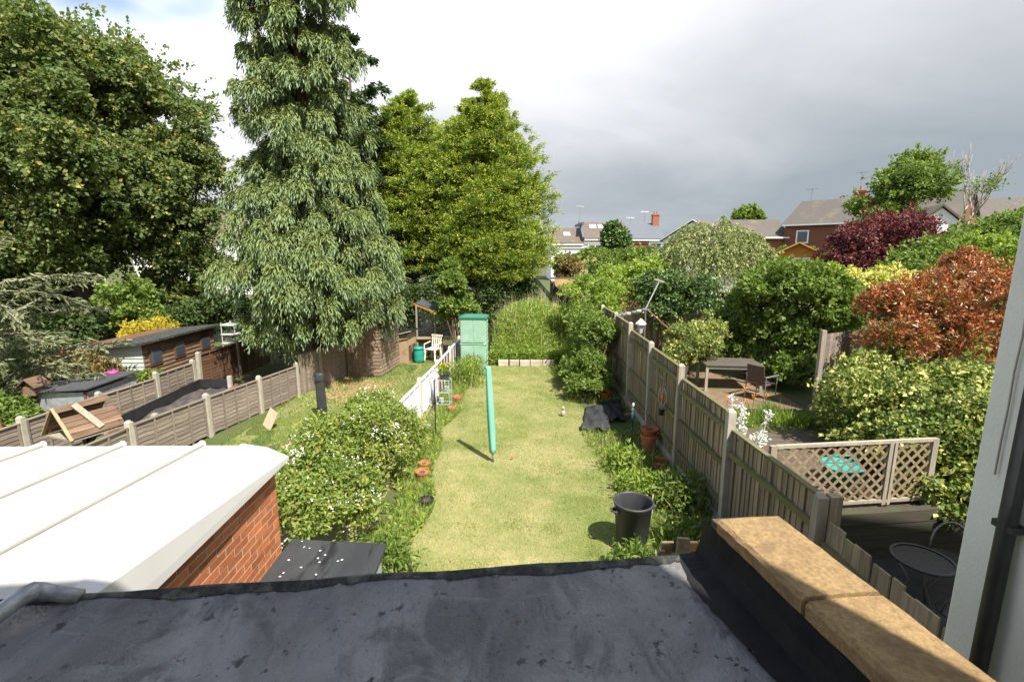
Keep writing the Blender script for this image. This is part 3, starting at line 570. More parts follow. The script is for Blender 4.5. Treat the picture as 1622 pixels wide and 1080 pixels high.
# neighbour's far boundary: board fence seen over the right fence
rb = thing('rear_board_fence', 'shaded board fence at the end of the right neighbour terrace', 'fence', (5.8, 18, .4))
for i in range(34):
    p = MB(); p.box((0, 0, .8 + .02 * math.sin(i * 1.7)), (.125, .02, 1.62)); obj('board', p, M['fence'], rb, loc=(-1.9 + .128 * i, -.06 * i * .128, 0))
for i in range(4):
    p = MB(); p.box((0, -.06, .88), (.09, .09, 1.75)); obj('post', p, M['postwood'], rb, loc=(-1.9 + 1.42 * i, -.085 * i, 0))
# tall panel between the climber and the variegated hedge
tp = thing('tall_fence_panel', 'tall pale weathered fence panel between the climber and the variegated hedge', 'fence', (7.15, 10.9, .35))
for i in range(9):
    p = MB(); p.box((0, 0, .93), (.02, .125, 1.86)); obj('board', p, M['lap'], tp, loc=(.06 + .105 * i, .05 + .05 * i, 0), rot=(0, 0, -1.1))
p = MB(); p.box((0, 0, .98), (.1, .1, 1.96)); obj('post', p, M['postwood'], tp, loc=(-.03, 0, 0))
# lattice screen on sleepers
ls = thing('lattice_screen', 'wooden diamond lattice screen standing on sleepers above the dark patio', 'trellis', (3.65, 6.42, .35))
LB = Vector((3.65, 6.42, .35)); e0, e1 = Vector((3.68, 6.42, 0)), Vector((6.2, 6.7, 0)); dd = (e1 - e0); LL = dd.length; dd.normalize(); nn_ = Vector((dd.y, -dd.x, 0)); z0, z1 = .48, 1.36
def LP(s, z, o=0.): q = e0 + dd * s + nn_ * o; return Vector((q.x, q.y, z)) - LB
sp = .172
for sgn, off in ((1, .006), (-1, -.006)):
    c = -1.0
    while c < LL + 1.0:
        # line s = c + sgn*(z-z0), clipped to the frame
        sA, sB = (c, c + (z1 - z0)) if sgn > 0 else (c + (z1 - z0), c)
        ta, tb = 0., 1.; 
        for lim, less in ((.05, False), (LL - .05, True)):
            ds = sB - sA; t_ = (lim - sA) / ds
            if (ds > 0) != less: ta = max(ta, t_)
            else: tb = min(tb, t_)
        if tb - ta > .06:
            p = MB(); f_ = lambda t: LP(sA + (sB - sA) * t, z0 + (z1 - z0) * t, off); p.beam(f_(ta), f_(tb), .011, .036, up=tuple(nn_.cross(f_(tb) - f_(ta)).normalized())); obj('lath', p, M['lattice'], ls)
        c += sp
for (s_, z_a, z_b, wd) in ((0, .35, 1.40, .09), (LL * .72, .40, 1.40, .06), (LL * .75, .40, 1.38, .045), (LL, .35, 1.40, .09)):
    p = MB(); p.beam(LP(s_, z_a), LP(s_, z_b), wd, .06, up=tuple(nn_)); obj('upright', p, M['postwood'], ls)
for z in (z1 + .022, z0 - .022):
    p = MB(); p.beam(LP(.05, z), LP(LL - .05, z), .055, .045); obj('frame_rail', p, M['postwood'], ls)
sw = thing('sleeper_wall', 'mossy timber sleeper retaining wall under the lattice screen', 'wall', (3.5, 6.3, -.35))
for k in range(4):
    p = MB(); a_ = Vector((3.42, 6.24, 0)) - Vector((3.5, 6.3, 0)); b_ = a_ + (e1 - e0) + dd * 3.2; zc = .09 + .19 * k; p.beam(a_ + Vector((0, 0, zc)) + nn_ * (.02 if k % 2 else 0), b_ + Vector((0, 0, zc)), .12, .18); obj('sleeper', p, mat('wet_sleeper', (.07, .058, .042), (.045, .042, .03), 4, .85, .4, stretch=(.6, .6, 5), c3=(.06, .07, .03), s3=2) if k == 0 else bpy.data.materials['wet_sleeper'], sw)
# ------------------------------------------------------------------ things in the garden
# rotary clothes line in its cover
rl = thing('clothes_line', 'folded rotary clothes line under a mint green cover standing on the lawn', 'clothes line', (-.37, 8.93, 0)); rl.rotation_euler = (0, R(-2.4), 0)
p = MB(); p.tube([(0, 0, -.05), (0, 0, .3)], .022, 12); obj('pole', p, M['galv'], rl, smooth=True)
p = MB(); prof = [(.03, .19), (.058, .205), (.064, .3), (.07, .7), (.068, 1.2), (.058, 1.6), (.052, 1.9), (.05, 1.925), (.02, 1.94)]
n_ = 20; vs = []
for r, z in prof:
    for k in range(n_):
        a = 2 * math.pi * k / n_; q = r * (1 + .10 * math.cos(4 * a + z * 1.2) + .04 * math.cos(9 * a)); vs.append((q * math.cos(a), q * math.sin(a), z))
p.add(vs, [(i * n_ + k, i * n_ + (k + 1) % n_, (i + 1) * n_ + (k + 1) % n_, (i + 1) * n_ + k) for i in range(len(prof) - 1) for k in range(n_)] + [tuple(range((len(prof) - 1) * n_, len(prof) * n_)), tuple(reversed(range(n_)))]); cv = obj('cover', p, M['covergreen'], rl, smooth=True)
p = MB(); p.tube([(.066, -.03, .3), (.07, -.032, .9), (.056, -.026, 1.7)], .004, 5); obj('zip', p, M['zinc'], cv)
# bin
bn = thing('rubbish_bin', 'open black plastic dustbin with side handles at the near right of the lawn', 'bin', (1.67, 6.13, 0))
p = MB(); p.lathe([(.195, 0), (.2, .01), (.255, .66), (.262, .665), (.262, .69), (.272, .70), (.272, .72), (.258, .725), (.25, .70), (.235, .5), (.19, .03)], 40); obj('body', p, M['bin'], bn, smooth=True)
for s in (-1, 1):
    p = MB(); p.tube([(s * .255, -.055, .62), (s * .315, -.05, .625), (s * .325, 0, .62), (s * .315, .05, .625), (s * .255, .055, .62)], .014, 8); p.box((s * .27, 0, .60), (.05, .13, .02)); obj('handle', p, M['bin'], bn, rot=(0, 0, R(15)))
# storage box with felt lid next to the brick wall
sb = thing('storage_box', 'grey garden storage box with a black felt lid strewn with petals', 'storage box', (-1.8, 4.05, 0))
p = MB(); p.span((-.46, -.52, 0), (.43, .48, 1.02)); bx = obj('body', p, mat('grey_storage_plastic', (.32, .34, .35), (.27, .29, .30), 4, .6, stretch=(4, 4, .3)), sb)
for k in range(6):
    p = MB(); p.span((.43, -.5 + .165 * k, .03), (.44, -.5 + .165 * k + .15, 1.0)); obj('panel', p, bpy.data.materials['grey_storage_plastic'], bx)
p = MB(); p.extr([(-.5, -.56, 1.10), (.49, -.56, 1.05), (.49, .54, 1.05), (-.5, .54, 1.10)], (0, 0, .035)); ld = obj('lid', p, mat('worn_black_felt', (.028, .03, .032), (.05, .052, .054), 2.5, .6, .3, 20, stretch=(1, .25, 1), c3=(.013, .013, .014), s3=3.5, lo3=.5, hi3=.56), sb)
nq = 14; ps = np.stack([rng.uniform(-.4, .15, nq), rng.uniform(-.15, .5, nq), np.zeros(nq)], 1); ps[:, 2] = 1.115 + .035 - (ps[:, 0] + .5) * .0505
M['petal'] = leafmat('white_petal', [(0, (.72, .66, .6)), (1, (.8, .78, .72))], .2)
stuff(obj('petals', leafmesh('petals', ps, rng.normal(size=(nq, 3)) * np.array([1, 1, .1]), .028, .8, hint=np.tile([0, 0, 3.], (nq, 1))), M['petal'], ld))
# green cupboard
gs = thing('garden_cupboard', 'tall pale green plastic garden cupboard with a dark domed lid', 'cupboard', (-1.28, 16.2, 0), R(-4))
p = MB(); p.box((0, 0, .5), (.86, .66, 1.0)); bd = obj('lower_body', p, M['greenplastic'], gs, bevel=.02)
p = MB(); p.box((0, 0, 1.46), (.86, .66, .84)); obj('upper_body', p, M['greenplastic'], gs, bevel=.02)
p = MB(); p.box((0, 0, 1.02), (.89, .69, .035)); obj('seam', p, M['greenplastic'], gs)
p = MB(); p.box((0, 0, 1.905), (.94, .74, .05)); p.add([(-.46, -.36, 1.93), (.46, -.36, 1.93), (.46, .36, 1.93), (-.46, .36, 1.93), (-.22, -.1, 1.99), (.22, -.1, 1.99), (.22, .1, 1.99), (-.22, .1, 1.99)], [(0, 1, 5, 4), (1, 2, 6, 5), (2, 3, 7, 6), (3, 0, 4, 7), (4, 5, 6, 7)]); obj('lid', p, M['greendark'], gs)
for x in (-.21, .21):
    for z, hh in ((1.46, .76), (.52, .9)):
        p = MB(); p.box((x, -.334, z), (.385, .012, hh)); dr = obj('door', p, M['greenplastic'], gs)
for z in (.25, .45, .65, .85, 1.15, 1.3, 1.45, 1.6, 1.75):
    p = MB(); p.box((.434, 0, z), (.012, .56, .03)); obj('rib', p, M['greenplastic'], gs)
p = MB(); p.box((.40, -.345, 1.03), (.10, .02, .05)); obj('latch', p, M['upvc'], gs)
# edging blocks at the foot of the mound
for i, (x, L) in enumerate(((-.42, .36), (-.02, .34), (.36, .36), (.78, .44), (1.22, .42))):
    p = MB(); p.box((0, 0, .11), (L, .16, .22)); o = obj('edging_block', p, M['stone'], loc=(x + .1, 17.0 + .04 * math.sin(i * 2), .0), rot=(0, 0, random.uniform(-.06, .06)), bevel=.02)
    tag(o, ['low pale edging block nearest the green cupboard at the end of the lawn', 'second pale edging block from the green cupboard', 'middle pale edging block at the foot of the weedy mound', 'fourth pale edging block from the green cupboard', 'pale edging block farthest right at the foot of the weedy mound'][i], 'block', 'edging blocks below the mound')
# wooden shed (left neighbour)
ws = thing('wooden_shed', 'weathered wooden shed with a plank door under the conifer branches', 'shed', (-4.75, 16.3, 0), R(-8))
p = MB(); p.box((0, 0, .93), (1.12, 1.7, 1.84)); core = obj('frame', p, M['shed'], ws)
for k in range(15):
    p = MB(); p.extr([(.565, -.86, 0), (.565, -.86, .115), (.582, -.86, 0)], (0, 1.72, 0)); obj('side_board', p, M['shed'], ws, loc=(0, 0, .06 + .12 * k))
    for xa, xb in ((-.56, -.40), (.34, .56)):
        p = MB(); p.extr([(xa, -.852, 0), (xa, -.852, .115), (xa, -.868, 0)], (xb - xa, 0, 0)); obj('front_board', p, M['shed'], ws, loc=(0, 0, .06 + .12 * k))
dr = None
for k in range(6):
    p = MB(); p.box((-.335 + .125 * k, -.87, .92), (.118, .022, 1.7)); o = obj('door_plank', p, M['shed'], ws)
p = MB(); p.box((-.1, -.886, 1.45), (.5, .012, .05)); obj('hinge', p, M['iron'], ws)
p = MB(); p.extr([(-.68, -1.0, 1.80), (0, -1.0, 2.12), (.68, -1.0, 1.80), (.68, -1.0, 1.84), (0, -1.0, 2.17), (-.68, -1.0, 1.84)], (0, 2.0, 0)); obj('roof', p, M['felt_black'], ws)
p = MB(); p.extr([(-.56, -.85, 1.84), (.56, -.85, 1.84), (0, -.85, 2.1)], (0, 1.7, 0)); obj('gable', p, M['shed'], ws)
p = MB(); p.box((.588, -.35, 1.35), (.012, .35, .4)); obj('window', p, M['glass'], ws)
# hutch of chipboard
hu = thing('chipboard_hutch', 'chipboard animal hutch with a black felt roof beside the green compost bin', 'hutch', (-3.95, 17.75, 0), R(-8))
p = MB(); p.box((0, 0, .56), (.42, .9, 1.1)); obj('body', p, M['chip'], hu)
for y in (-.2, .22):
    p = MB(); p.box((.216, y, .38), (.012, .3, .55)); obj('hatch', p, M['lapbrown'], hu)
p = MB(); p.extr([(-.3, -.55, 1.10), (.34, -.55, 1.17), (.34, -.55, 1.2), (-.3, -.55, 1.13)], (0, 1.1, 0)); obj('roof', p, M['felt_black'], hu)
p = MB(); p.beam((-.5, -.6, 1.02), (.42, -.62, 1.26), .03, .02); obj('batten', p, M['upvc'], hu)
cbn = thing('compost_bin', 'round green plastic compost bin beside the chipboard hutch', 'bin', (-3.48, 17.65, 0))
p = MB(); p.lathe([(.2, 0), (.195, .1), (.185, .45), (.17, .5)], 24); obj('body', p, M['butt'], cbn, smooth=True)
p = MB(); p.lathe([(.195, .49), (.2, .52), (.19, .56), (.1, .585), (.02, .59)], 24); obj('lid', p, M['butt'], cbn, smooth=True)
# white plastic chair and plank bench
wc = thing('plastic_chair', 'cream plastic garden chair beyond the white fence', 'chair', (-3.0, 18.0, 0), R(-25)); cm = mat('cream_plastic', (.72, .68, .55), (.65, .6, .48), 4, .5)
p = MB(); p.box((0, 0, .43), (.46, .46, .03)); obj('seat', p, cm, wc, bevel=.01)
for sx in (-1, 1):
    for sy in (-1, 1): p = MB(); p.beam((sx * .2, sy * .2, .42), (sx * .24, sy * .24, 0), .05, .05); obj('leg', p, cm, wc)
    p = MB(); p.tube([(sx * .24, -.22, .3), (sx * .26, -.2, .62), (sx * .26, .2, .66)], .022, 8); obj('arm', p, cm, wc)
for k in range(5): p = MB(); p.beam((-.18 + .09 * k, .22, .45), (-.19 + .095 * k, .3, .9), .05, .015); obj('back_slat', p, cm, wc)
p = MB(); p.beam((-.24, .3, .9), (.24, .3, .9), .04, .06); obj('back_rail', p, cm, wc)
bt = thing('potting_bench', 'pale plank bench behind the cream plastic chair', 'bench', (-3.3, 18.7, 0))
p = MB(); p.box((0, 0, .72), (1.1, .4, .04)); obj('top', p, M['chip'], bt)
p = MB(); p.box((.05, .18, .4), (1.0, .02, .6)); obj('back_board', p, M['chip'], bt)
for x in (-.5, .5): p = MB(); p.box((x, -.15, .35), (.06, .06, .7)); obj('leg', p, M['chip'], bt)
# netted lean-to frame
gh = thing('netting_frame', 'timber frame with a netted sloping roof behind the white fence', 'greenhouse', (-2.85, 19.3, 0))
fm = M['zinc']; ow = M['orangewood']
for (x, y, z) in ((-.85, -.7, 2.0), (-.15, -.7, 1.82), (.62, -.7, 1.42), (.62, .8, 1.42), (-.85, .8, 2.0)):
    p = MB(); p.box((x, y, z / 2), (.06, .06, z)); obj('post', p, M['postwood'], gh)
for y in (-.7, .05, .8): p = MB(); p.beam((-.95, y, 2.06), (.72, y, 1.42), .04, .05); obj('rafter', p, ow, gh)
for t in (0, .5, 1): p = MB(); p.beam((-.9 + 1.6 * t, -.75, 2.07 - .62 * t), (-.9 + 1.6 * t, .85, 2.07 - .62 * t), .035, .04); obj('purlin', p, ow, gh)
p = MB(); p.extr([(-.9, -.72, 2.10), (.7, -.72, 1.48), (.7, -.72, 1.485), (-.9, -.72, 2.105)], (0, 1.55, 0)); obj('roof_net', p, M['net'], gh)
p = MB()
for k in range(19): x = -.83 + .08 * k; p.beam((x, -.69, .05), (x, -.69, 1.98 - .39 * (x + .85)), .007, .007)
for k in range(18): z = .1 + .08 * k; p.beam((-.85, -.69, z), (.6, -.69, z), .007, .007)
stuff(obj('wire_mesh', p, M['net'], gh))
# black wrapped post on the neighbour lawn
bp = thing('wrapped_post', 'short post wrapped in shiny black plastic on the left neighbour lawn', 'post', (-4.74, 11.55, 0))
p = MB(); prof = [(.10, 0), (.11, .1), (.115, .5), (.108, .9), (.112, 1.12), (.10, 1.14)]; n_ = 18; vs = []
for r, z in prof:
    for k in range(n_): a = 2 * math.pi * k / n_; q = r * (1 + .08 * math.sin(3 * a + z * 4)); vs.append((q * math.cos(a), q * math.sin(a), z))
p.add(vs, [(i * n_ + k, i * n_ + (k + 1) % n_, (i + 1) * n_ + (k + 1) % n_, (i + 1) * n_ + k) for i in range(len(prof) - 1) for k in range(n_)] + [tuple(range(len(vs) - n_, len(vs)))]); obj('wrapping', p, mat('crinkled_black_plastic', (.03, .03, .033), (.05, .05, .054), 4, .3, .8, 6, stretch=(2, 2, .5), spec=.5, bdist=.03), bp, smooth=True)
for z in (.25, .95): p = MB(); p.lathe([(.122, z), (.122, z + .02)], 16); obj('tie', p, M['black'], bp)
# leaning board by the low fence
p = MB(); p.box((0, 0, .22), (.36, .02, .44)); o = obj('leaning_board', p, mat('pale_board', (.55, .42, .28), (.48, .36, .24), 5, .8), loc=(-5.75, 10.75, .02), rot=(R(-24), R(12), R(-40))); tag(o, 'small pale board leaning in the weeds by the low lap fence', 'board')
# bird feeder pole by the white fence
bfp = thing('bird_feeder_pole', 'slim black bird feeder pole beside the white fence', 'feeder', (-1.68, 10.1, 0))
p = MB(); p.tube([(0, 0, -.05), (0, 0, 1.35)], .014, 8); obj('pole', p, M['iron'], bfp)
p = MB(); p.tube([(0, 0, .42), (-.16, 0, .47), (-.2, .0, .42)], .006, 6); obj('arm', p, M['iron'], bfp)
p = MB(); p.tube([(-.2, 0, .42), (-.2, 0, .34)], .004, 5); p.lathe([(.02, .30), (.10, .31), (.105, .34), (.095, .335)], 18, c=(-.2, 0, 0)); obj('dish', p, M['galv'], bfp)
p = MB(); p.tube([(0, 0, 1.28), (.03, 0, 1.36), (-.06, 0, 1.42), (-.1, 0, 1.36)], .006, 6); obj('hook', p, M['iron'], bfp)
p = MB(); p.tube([(0, 0, .12), (.05, .02, .12)], .012, 6); obj('foot_peg', p, M['iron'], bfp)
# shelf frame with pot
sf = thing('plant_stand', 'pale metal tiered plant stand against the white fence', 'stand', (-1.78, 12.2, 0), R(-6))
for x in (-.17, .17):
    for y in (-.14, .14): p = MB(); p.tube([(x, y, 0), (x, y, .82)], .011, 6); obj('leg', p, M['zinc'], sf)
for z in (.16, .48, .8):
    p = MB(); p.tube([(-.17, -.14, z), (.17, -.14, z), (.17, .14, z), (-.17, .14, z), (-.17, -.14, z)], .012, 6)
    for k in range(4): p.tube([(-.17 + .11 * k + .01, -.14, z), (-.17 + .11 * k + .01, .14, z)], .006, 5)
    obj('shelf', p, M['zinc'], sf)
for x, z in ((-.06, .16), (.07, .48)):
    p = MB(); p.lathe([(.05, 0), (.065, .12), (.06, .12)], 12, c=(x, 0, z + .012)); o = obj('jar', p, M['glasspale']); o.location = (-1.78, 12.2, 0); tag(o, 'small clear jar on the lowest shelf of the plant stand' if z < .3 else 'small clear jar on the middle shelf of the plant stand', 'jar')
def pot(name, label, loc, r, h_, m, group=None, rim=True):
    t = thing(name, label, 'pot', loc, 0, group)
    pr_ = [(r * .7, 0), (r * .96, h_ * .8)] + ([(r * 1.06, h_ * .8), (r * 1.08, h_), (r * .95, h_), (r * .9, h_ * .85)] if rim else [(r, h_), (r * .92, h_), (r * .88, h_ * .85)])
    p = MB(); p.lathe(pr_, 26); obj('body', p, m, t, smooth=False)
    p = MB(); p.lathe([(r * .89, h_ * .84), (.01, h_ * .86)], 20, cap0=False); obj('soil', p, M['soil'], t)
    return t
pot('grey_plant_pot', 'dark grey pot of orange flowers on top of the plant stand', (-1.76, 12.2, .82), .15, .17, mat('dark_grey_pot', (.06, .065, .07), (.08, .085, .09), 5, .6))
pot('stacked_pot', 'large pale terracotta pot against the right fence, holding a redder pot', (2.86, 9.55, 0), .165, .34, M['terracotta'])
pot('red_pot', 'reddish terracotta pot stacked in the larger pale pot by the right fence', (2.87, 9.56, .28), .17, .19, mat('red_terracotta', (.42, .13, .06), (.34, .10, .05), 8, .85))
pot('orange_pot', 'small orange red flower pot by the hedge near the membrane', (2.62, 13.1, .0), .15, .2, mat('orange_pot_plastic', (.55, .12, .05), (.45, .1, .04), 6, .6))
for i, (x, y, r, hh) in enumerate(((-1.52, 11.75, .10, .2), (-1.48, 12.55, .12, .24), (-1.66, 8.55, .10, .18), (-1.62, 8.15, .12, .2))):
    pot('clay_pot', ['small clay pot at the foot of the plant stand, nearer side', 'small clay pot at the foot of the plant stand, farther side', 'clay pot half hidden at the right edge of the white flowering shrub', 'larger clay pot tucked under the right edge of the white flowering shrub'][i], (x, y, 0), r, hh, M['terracotta'], 'clay pots beside the lawn')
pot('black_pot', 'black plastic pot on the lawn edge under the white flowering shrub', (-1.38, 7.2, 0), .11, .17, M['black'])
# brick steps / rubble by the right fence
for i, (x, y, z) in enumerate(((2.84, 8.7, 0), (2.9, 8.85, .07), (2.78, 8.35, 0), (2.85, 12.3, 0), (2.9, 11.6, 0))):
    p = MB(); p.box((0, 0, .035), (.215, .1, .07)); o = obj('loose_brick', p, M['brick'], loc=(x, y, z), rot=(0, 0, random.uniform(-.6, .6)), bevel=.004)
    tag(o, ['loose brick lying under another by the right fence pots', 'loose brick stacked on top by the right fence pots', 'loose brick nearest the bin by the right fence', 'loose brick by the fence beyond the black membrane', 'loose brick by the fence beside the black membrane'][i], 'brick', 'loose bricks along the right fence')
# black membrane: two sheets
def sheet(name, label, c, w_, l_, rz, m):
    n1_, n2_ = 16, 20; p = MB()
    p.add([((i / n1_ - .5) * w_ * (1 + .08 * math.sin(j * .7)), (j / n2_ - .5) * l_ + .04 * math.sin(i * .9), .035 + .03 * math.sin(i * .8 + j * .5) + .025 * math.sin(j * .9 - i * .3) + .05 * math.exp(-((i - 9) / 4) ** 2)) for j in range(n2_ + 1) for i in range(n1_ + 1)], [(j * (n1_ + 1) + i, j * (n1_ + 1) + i + 1, (j + 1) * (n1_ + 1) + i + 1, (j + 1) * (n1_ + 1) + i) for j in range(n2_) for i in range(n1_)])
    o = obj(name, p, m, loc=c, rot=(0, 0, rz), smooth=True); s_ = o.modifiers.new('thickness', 'SOLIDIFY'); s_.thickness = .006; return tag(o, label, 'sheet')
sheet('black_membrane', 'grey black weed membrane sheet lying at the right edge of the lawn', (2.08, 11.3, .05), .62, 1.75, R(-12), M['membrane'])
sheet('black_membrane', 'darker black plastic sheet against the hedge beside the weed membrane', (2.6, 11.9, .04), .5, 1.5, R(-8), mat('darker_black_sheet', (.015, .015, .016), (.025, .025, .026), 5, .6))  # second sheet, a darker black than the membrane
# fence ornaments
fo_ = thing('fence_ornament', 'wire hot air balloon ornament with an orange figure hung on the right fence', 'ornament', (2.985, 9.15, .98))
for k in range(6):
    a = math.pi * k / 6 * 2; p = MB(); p.tube([(.012 * 0 + .5 * .0, 0, 0)] + [(-.03 + .15 * math.sin(t * math.pi * .86) * math.cos(a) * .5, .16 * math.sin(t * math.pi * .86) * math.sin(a), .06 + .42 * t) for t in (0.05, .2, .4, .6, .8, 1)], .007, 6); obj('wire', p, M['zinc'] if k % 2 else M['steelgrey'], fo_)
p = MB(); p.lathe([(.05, -.08), (.055, .02), (.05, .03)], 12, c=(-.03, 0, 0)); obj('basket', p, M['iron'], fo_)
p = MB(); p.ell((-.03, 0, .28), (.03, .035, .1), 10, 8); obj('figure', p, mat('orange_glaze', (.8, .16, .04), (.7, .12, .03), 4, .3), fo_, smooth=True)
wo_ = thing('wire_birds', 'wire wall art of birds on branches on the right fence above the balloon ornament', 'ornament', (3.02, 9.5, 1.55))
for s in range(5):
    p = MB(); q = random.Random(s); p.tube([(-.01, -.28 + .14 * s + q.uniform(-.04, .04), q.uniform(-.05, .05)), (-.03, -.2 + .14 * s, q.uniform(-.02, .12)), (-.01, -.16 + .14 * s, q.uniform(-.1, .16))], .006, 5); p.ell((-.02, -.2 + .13 * s, .06), (.01, .03, .015), 8, 5); obj('branch', p, M['steelgrey'], wo_)
gn = thing('garden_stake', 'blue and white ornament on a thin stake by the right fence', 'ornament', (2.62, 10.0, 0))
p = MB(); p.tube([(0, 0, 0), (0, 0, .8)], .007, 6); obj('stake', p, M['iron'], gn)
for z, m_ in ((.55, M['blue']), (.63, M['bluepale']), (.72, M['upvc']), (.82, M['upvc'])): p = MB(); p.ell((0, 0, z), (.035, .035, .055), 10, 6); obj('bead', p, m_, gn, smooth=True)
sg = thing('white_figurines', 'pale stone animal figurine in the weeds right of the bin', 'ornament', (2.12, 6.95, 0))
p = MB(); p.ell((0, 0, .12), (.08, .12, .12), 10, 8); p.ell((0, -.09, .27), (.05, .06, .06), 10, 8); p.tube([(.03, -.09, .3), (.05, -.09, .42)], [.015, .008], 6); p.tube([(-.03, -.09, .3), (-.05, -.09, .42)], [.015, .008], 6); obj('body', p, M['stone'], sg, smooth=True)
p = MB(); p.ell((0, 0, .09), (.06, .05, .09), 10, 8); p.ell((.0, -.01, .22), (.04, .04, .05), 10, 8); o = obj('stone_figure', p, M['stone'], loc=(.95, 12.7, 0), smooth=True); tag(o, 'small grey stone bird figure on the lawn by the hedge', 'ornament'); o.location = (1.28, 11.6, 0)
# sawn timber behind the parapet
for i, (a_, b_, w_, h_) in enumerate((((1.62, 4.66, 0), (1.60, 4.5, 1.16), .12, .03), ((1.80, 4.62, 0), (1.80, 4.44, 1.20), .16, .03), ((1.975, 4.62, 0), (1.975, 4.44, 1.21), .16, .03), ((1.60, 4.2, 0), (1.72, 4.40, 1.27), .12, .045), ((1.50, 4.5, 0), (1.52, 4.45, 1.10), .07, .03))):
    p = MB(); p.beam(a_, b_, w_, h_, up=(0, 1, .2)); o = obj('timber_plank', p, M['newwood'] if i in (1, 2) else M['lattice']); tag(o, ['wide brown plank standing behind the flat roof corner', 'bright sawn plank behind the flat roof corner, left of its twin', 'bright sawn plank nearest the coping stone', 'weathered plank leaning across the bright sawn planks', 'narrow brown plank at the left of the plank pile'][i], 'plank', 'planks behind the roof corner')
# petal on the lawn
p = MB(); p.add([(0, 0, 0), (.04, .01, .02), (.03, .05, .015), (-.01, .04, .03), (-.03, .0, .02)], [(0, 1, 2, 3), (0, 3, 4)]); o = obj('red_petal', p, M['pink'] if 0 else mat('red_petal', (.7, .06, .03), (.6, .05, .03), 4, .5), loc=(.0, 9.0, .045)); tag(o, 'tiny red petal lying on the lawn near the clothes line', 'petal')
# ------------------------------------------------------------------ right neighbour's terrace
def armchair(label, loc, rz):
    t = thing('garden_chair', label, 'chair', loc, rz, 'brown woven garden chairs')
    p = MB(); p.box((0, 0, .43), (.46, .46, .03)); obj('seat', p, M['chairweave'], t)
    p = MB(); p.extr([(-.23, .22, .45), (.23, .22, .45), (.23, .30, .92), (-.23, .30, .92)], (0, .02, .004)); obj('backrest', p, M['chairweave'], t)
    for s in (-1, 1):
        p = MB(); p.tube([(s * .26, -.22, 0), (s * .26, -.22, .64)], .014, 8); obj('leg', p, M['steelgrey'], t)
        p = MB(); p.tube([(s * .26, .24, 0), (s * .26, .24, .66)], .014, 8); obj('leg', p, M['steelgrey'], t)
        p = MB(); p.box((s * .26, 0, .655), (.05, .54, .025)); obj('armrest', p, M['steelgrey'], t)
    return t
armchair('brown woven garden chair just behind the tall board fence', (4.05, 11.9, .36), R(205))
armchair('brown woven garden chair on the near side of the terrace table', (6.35, 11.9, .36), R(120))
tb = thing('terrace_table', 'dark slatted garden table under the climber on the neighbour terrace', 'table', (5.95, 12.9, .37), R(-6))
for k in range(7): p = MB(); p.box((0, -.42 + .14 * k, .73), (1.5, .125, .025)); obj('slat', p, M['steelgrey'] if 0 else mat('dark_table_slat', (.12, .105, .085), (.085, .075, .06), 6, .6), tb)
for x in (-.7, .7):
    for y in (-.42, .42): p = MB(); p.box((x, y, .36), (.07, .07, .72)); obj('leg', p, M['postwood'], tb)
for y in (-.44, .44): p = MB(); p.box((0, y, .67), (1.36, .03, .08)); obj('apron', p, M['steelgrey'], tb)
ln = thing('garden_lantern', 'white post lantern standing behind the tall board fence', 'lamp', (3.85, 14.3, .38))
p = MB(); p.tube([(0, 0, 0), (0, 0, 1.28)], .025, 8); obj('post', p, M['upvc'], ln)
p = MB(); p.lathe([(.06, 1.28), (.11, 1.55), (.105, 1.55)], 6); obj('glass', p, M['glasspale'], ln)
p = MB(); p.lathe([(.17, 1.55), (.16, 1.58), (.06, 1.68), (.02, 1.72)], 6); obj('cap', p, M['upvc'], ln)
wl_ = thing('airer', 'tilted folding clothes airer with a pale frame above the right fence', 'airer', (3.95, 14.9, .4))
for a_, b_, m_ in (((-.62, 0, 1.72), (.22, .1, 1.92), M['steelgrey']), ((.22, .1, 1.92), (.62, .2, 2.75), M['zinc']), ((.22, .1, 1.92), (1.35, 0, .95), mat('red_prop', (.28, .12, .09), (.24, .1, .07), 4, .5)), ((.22, .1, 0), (.22, .1, 1.92), M['steelgrey'])):
    p = MB(); p.tube([a_, b_], .02, 8); obj('arm', p, m_, wl_)
p = MB(); p.box((.62, .2, 2.78), (.32, .06, .05), (0, .3, 0)); obj('bracket', p, M['stone'], wl_)
for k in range(5): p = MB(); p.ell((-.5 + .16 * k, 0, 1.73 + .04 * k), (.09, .05, .06), 8, 6); obj('folded_line', p, M['stone'] if k % 2 else M['slategrey'], wl_)
# teal toy and buckets
ty = thing('teal_stools', 'teal plastic folding stool by the variegated hedge', 'stool', (6.9, 9.6, .36))
for s in (-1, 1):
    p = MB(); p.box((s * .14, 0, .33), (.2, .12, .1)); obj('seat', p, M['teal'], ty, bevel=.02)
    p = MB(); p.beam((s * .2, 0, .3), (s * .06, 0, 0), .04, .03); obj('leg', p, M['teal'], ty)
pb = thing('teal_tub', 'teal plastic tub glimpsed through the lattice screen', 'tub', (5.35, 7.35, .36))
p = MB(); p.lathe([(.2, 0), (.28, .3), (.31, .31), (.3, .33), (.26, .31)], 24); obj('body', p, M['teal'], pb, smooth=True)
p = MB(); p.tube([(-.3, 0, .3), (-.2, 0, .48), (.2, 0, .48), (.3, 0, .3)], .014, 8); obj('handle', p, M['teal'], pb)
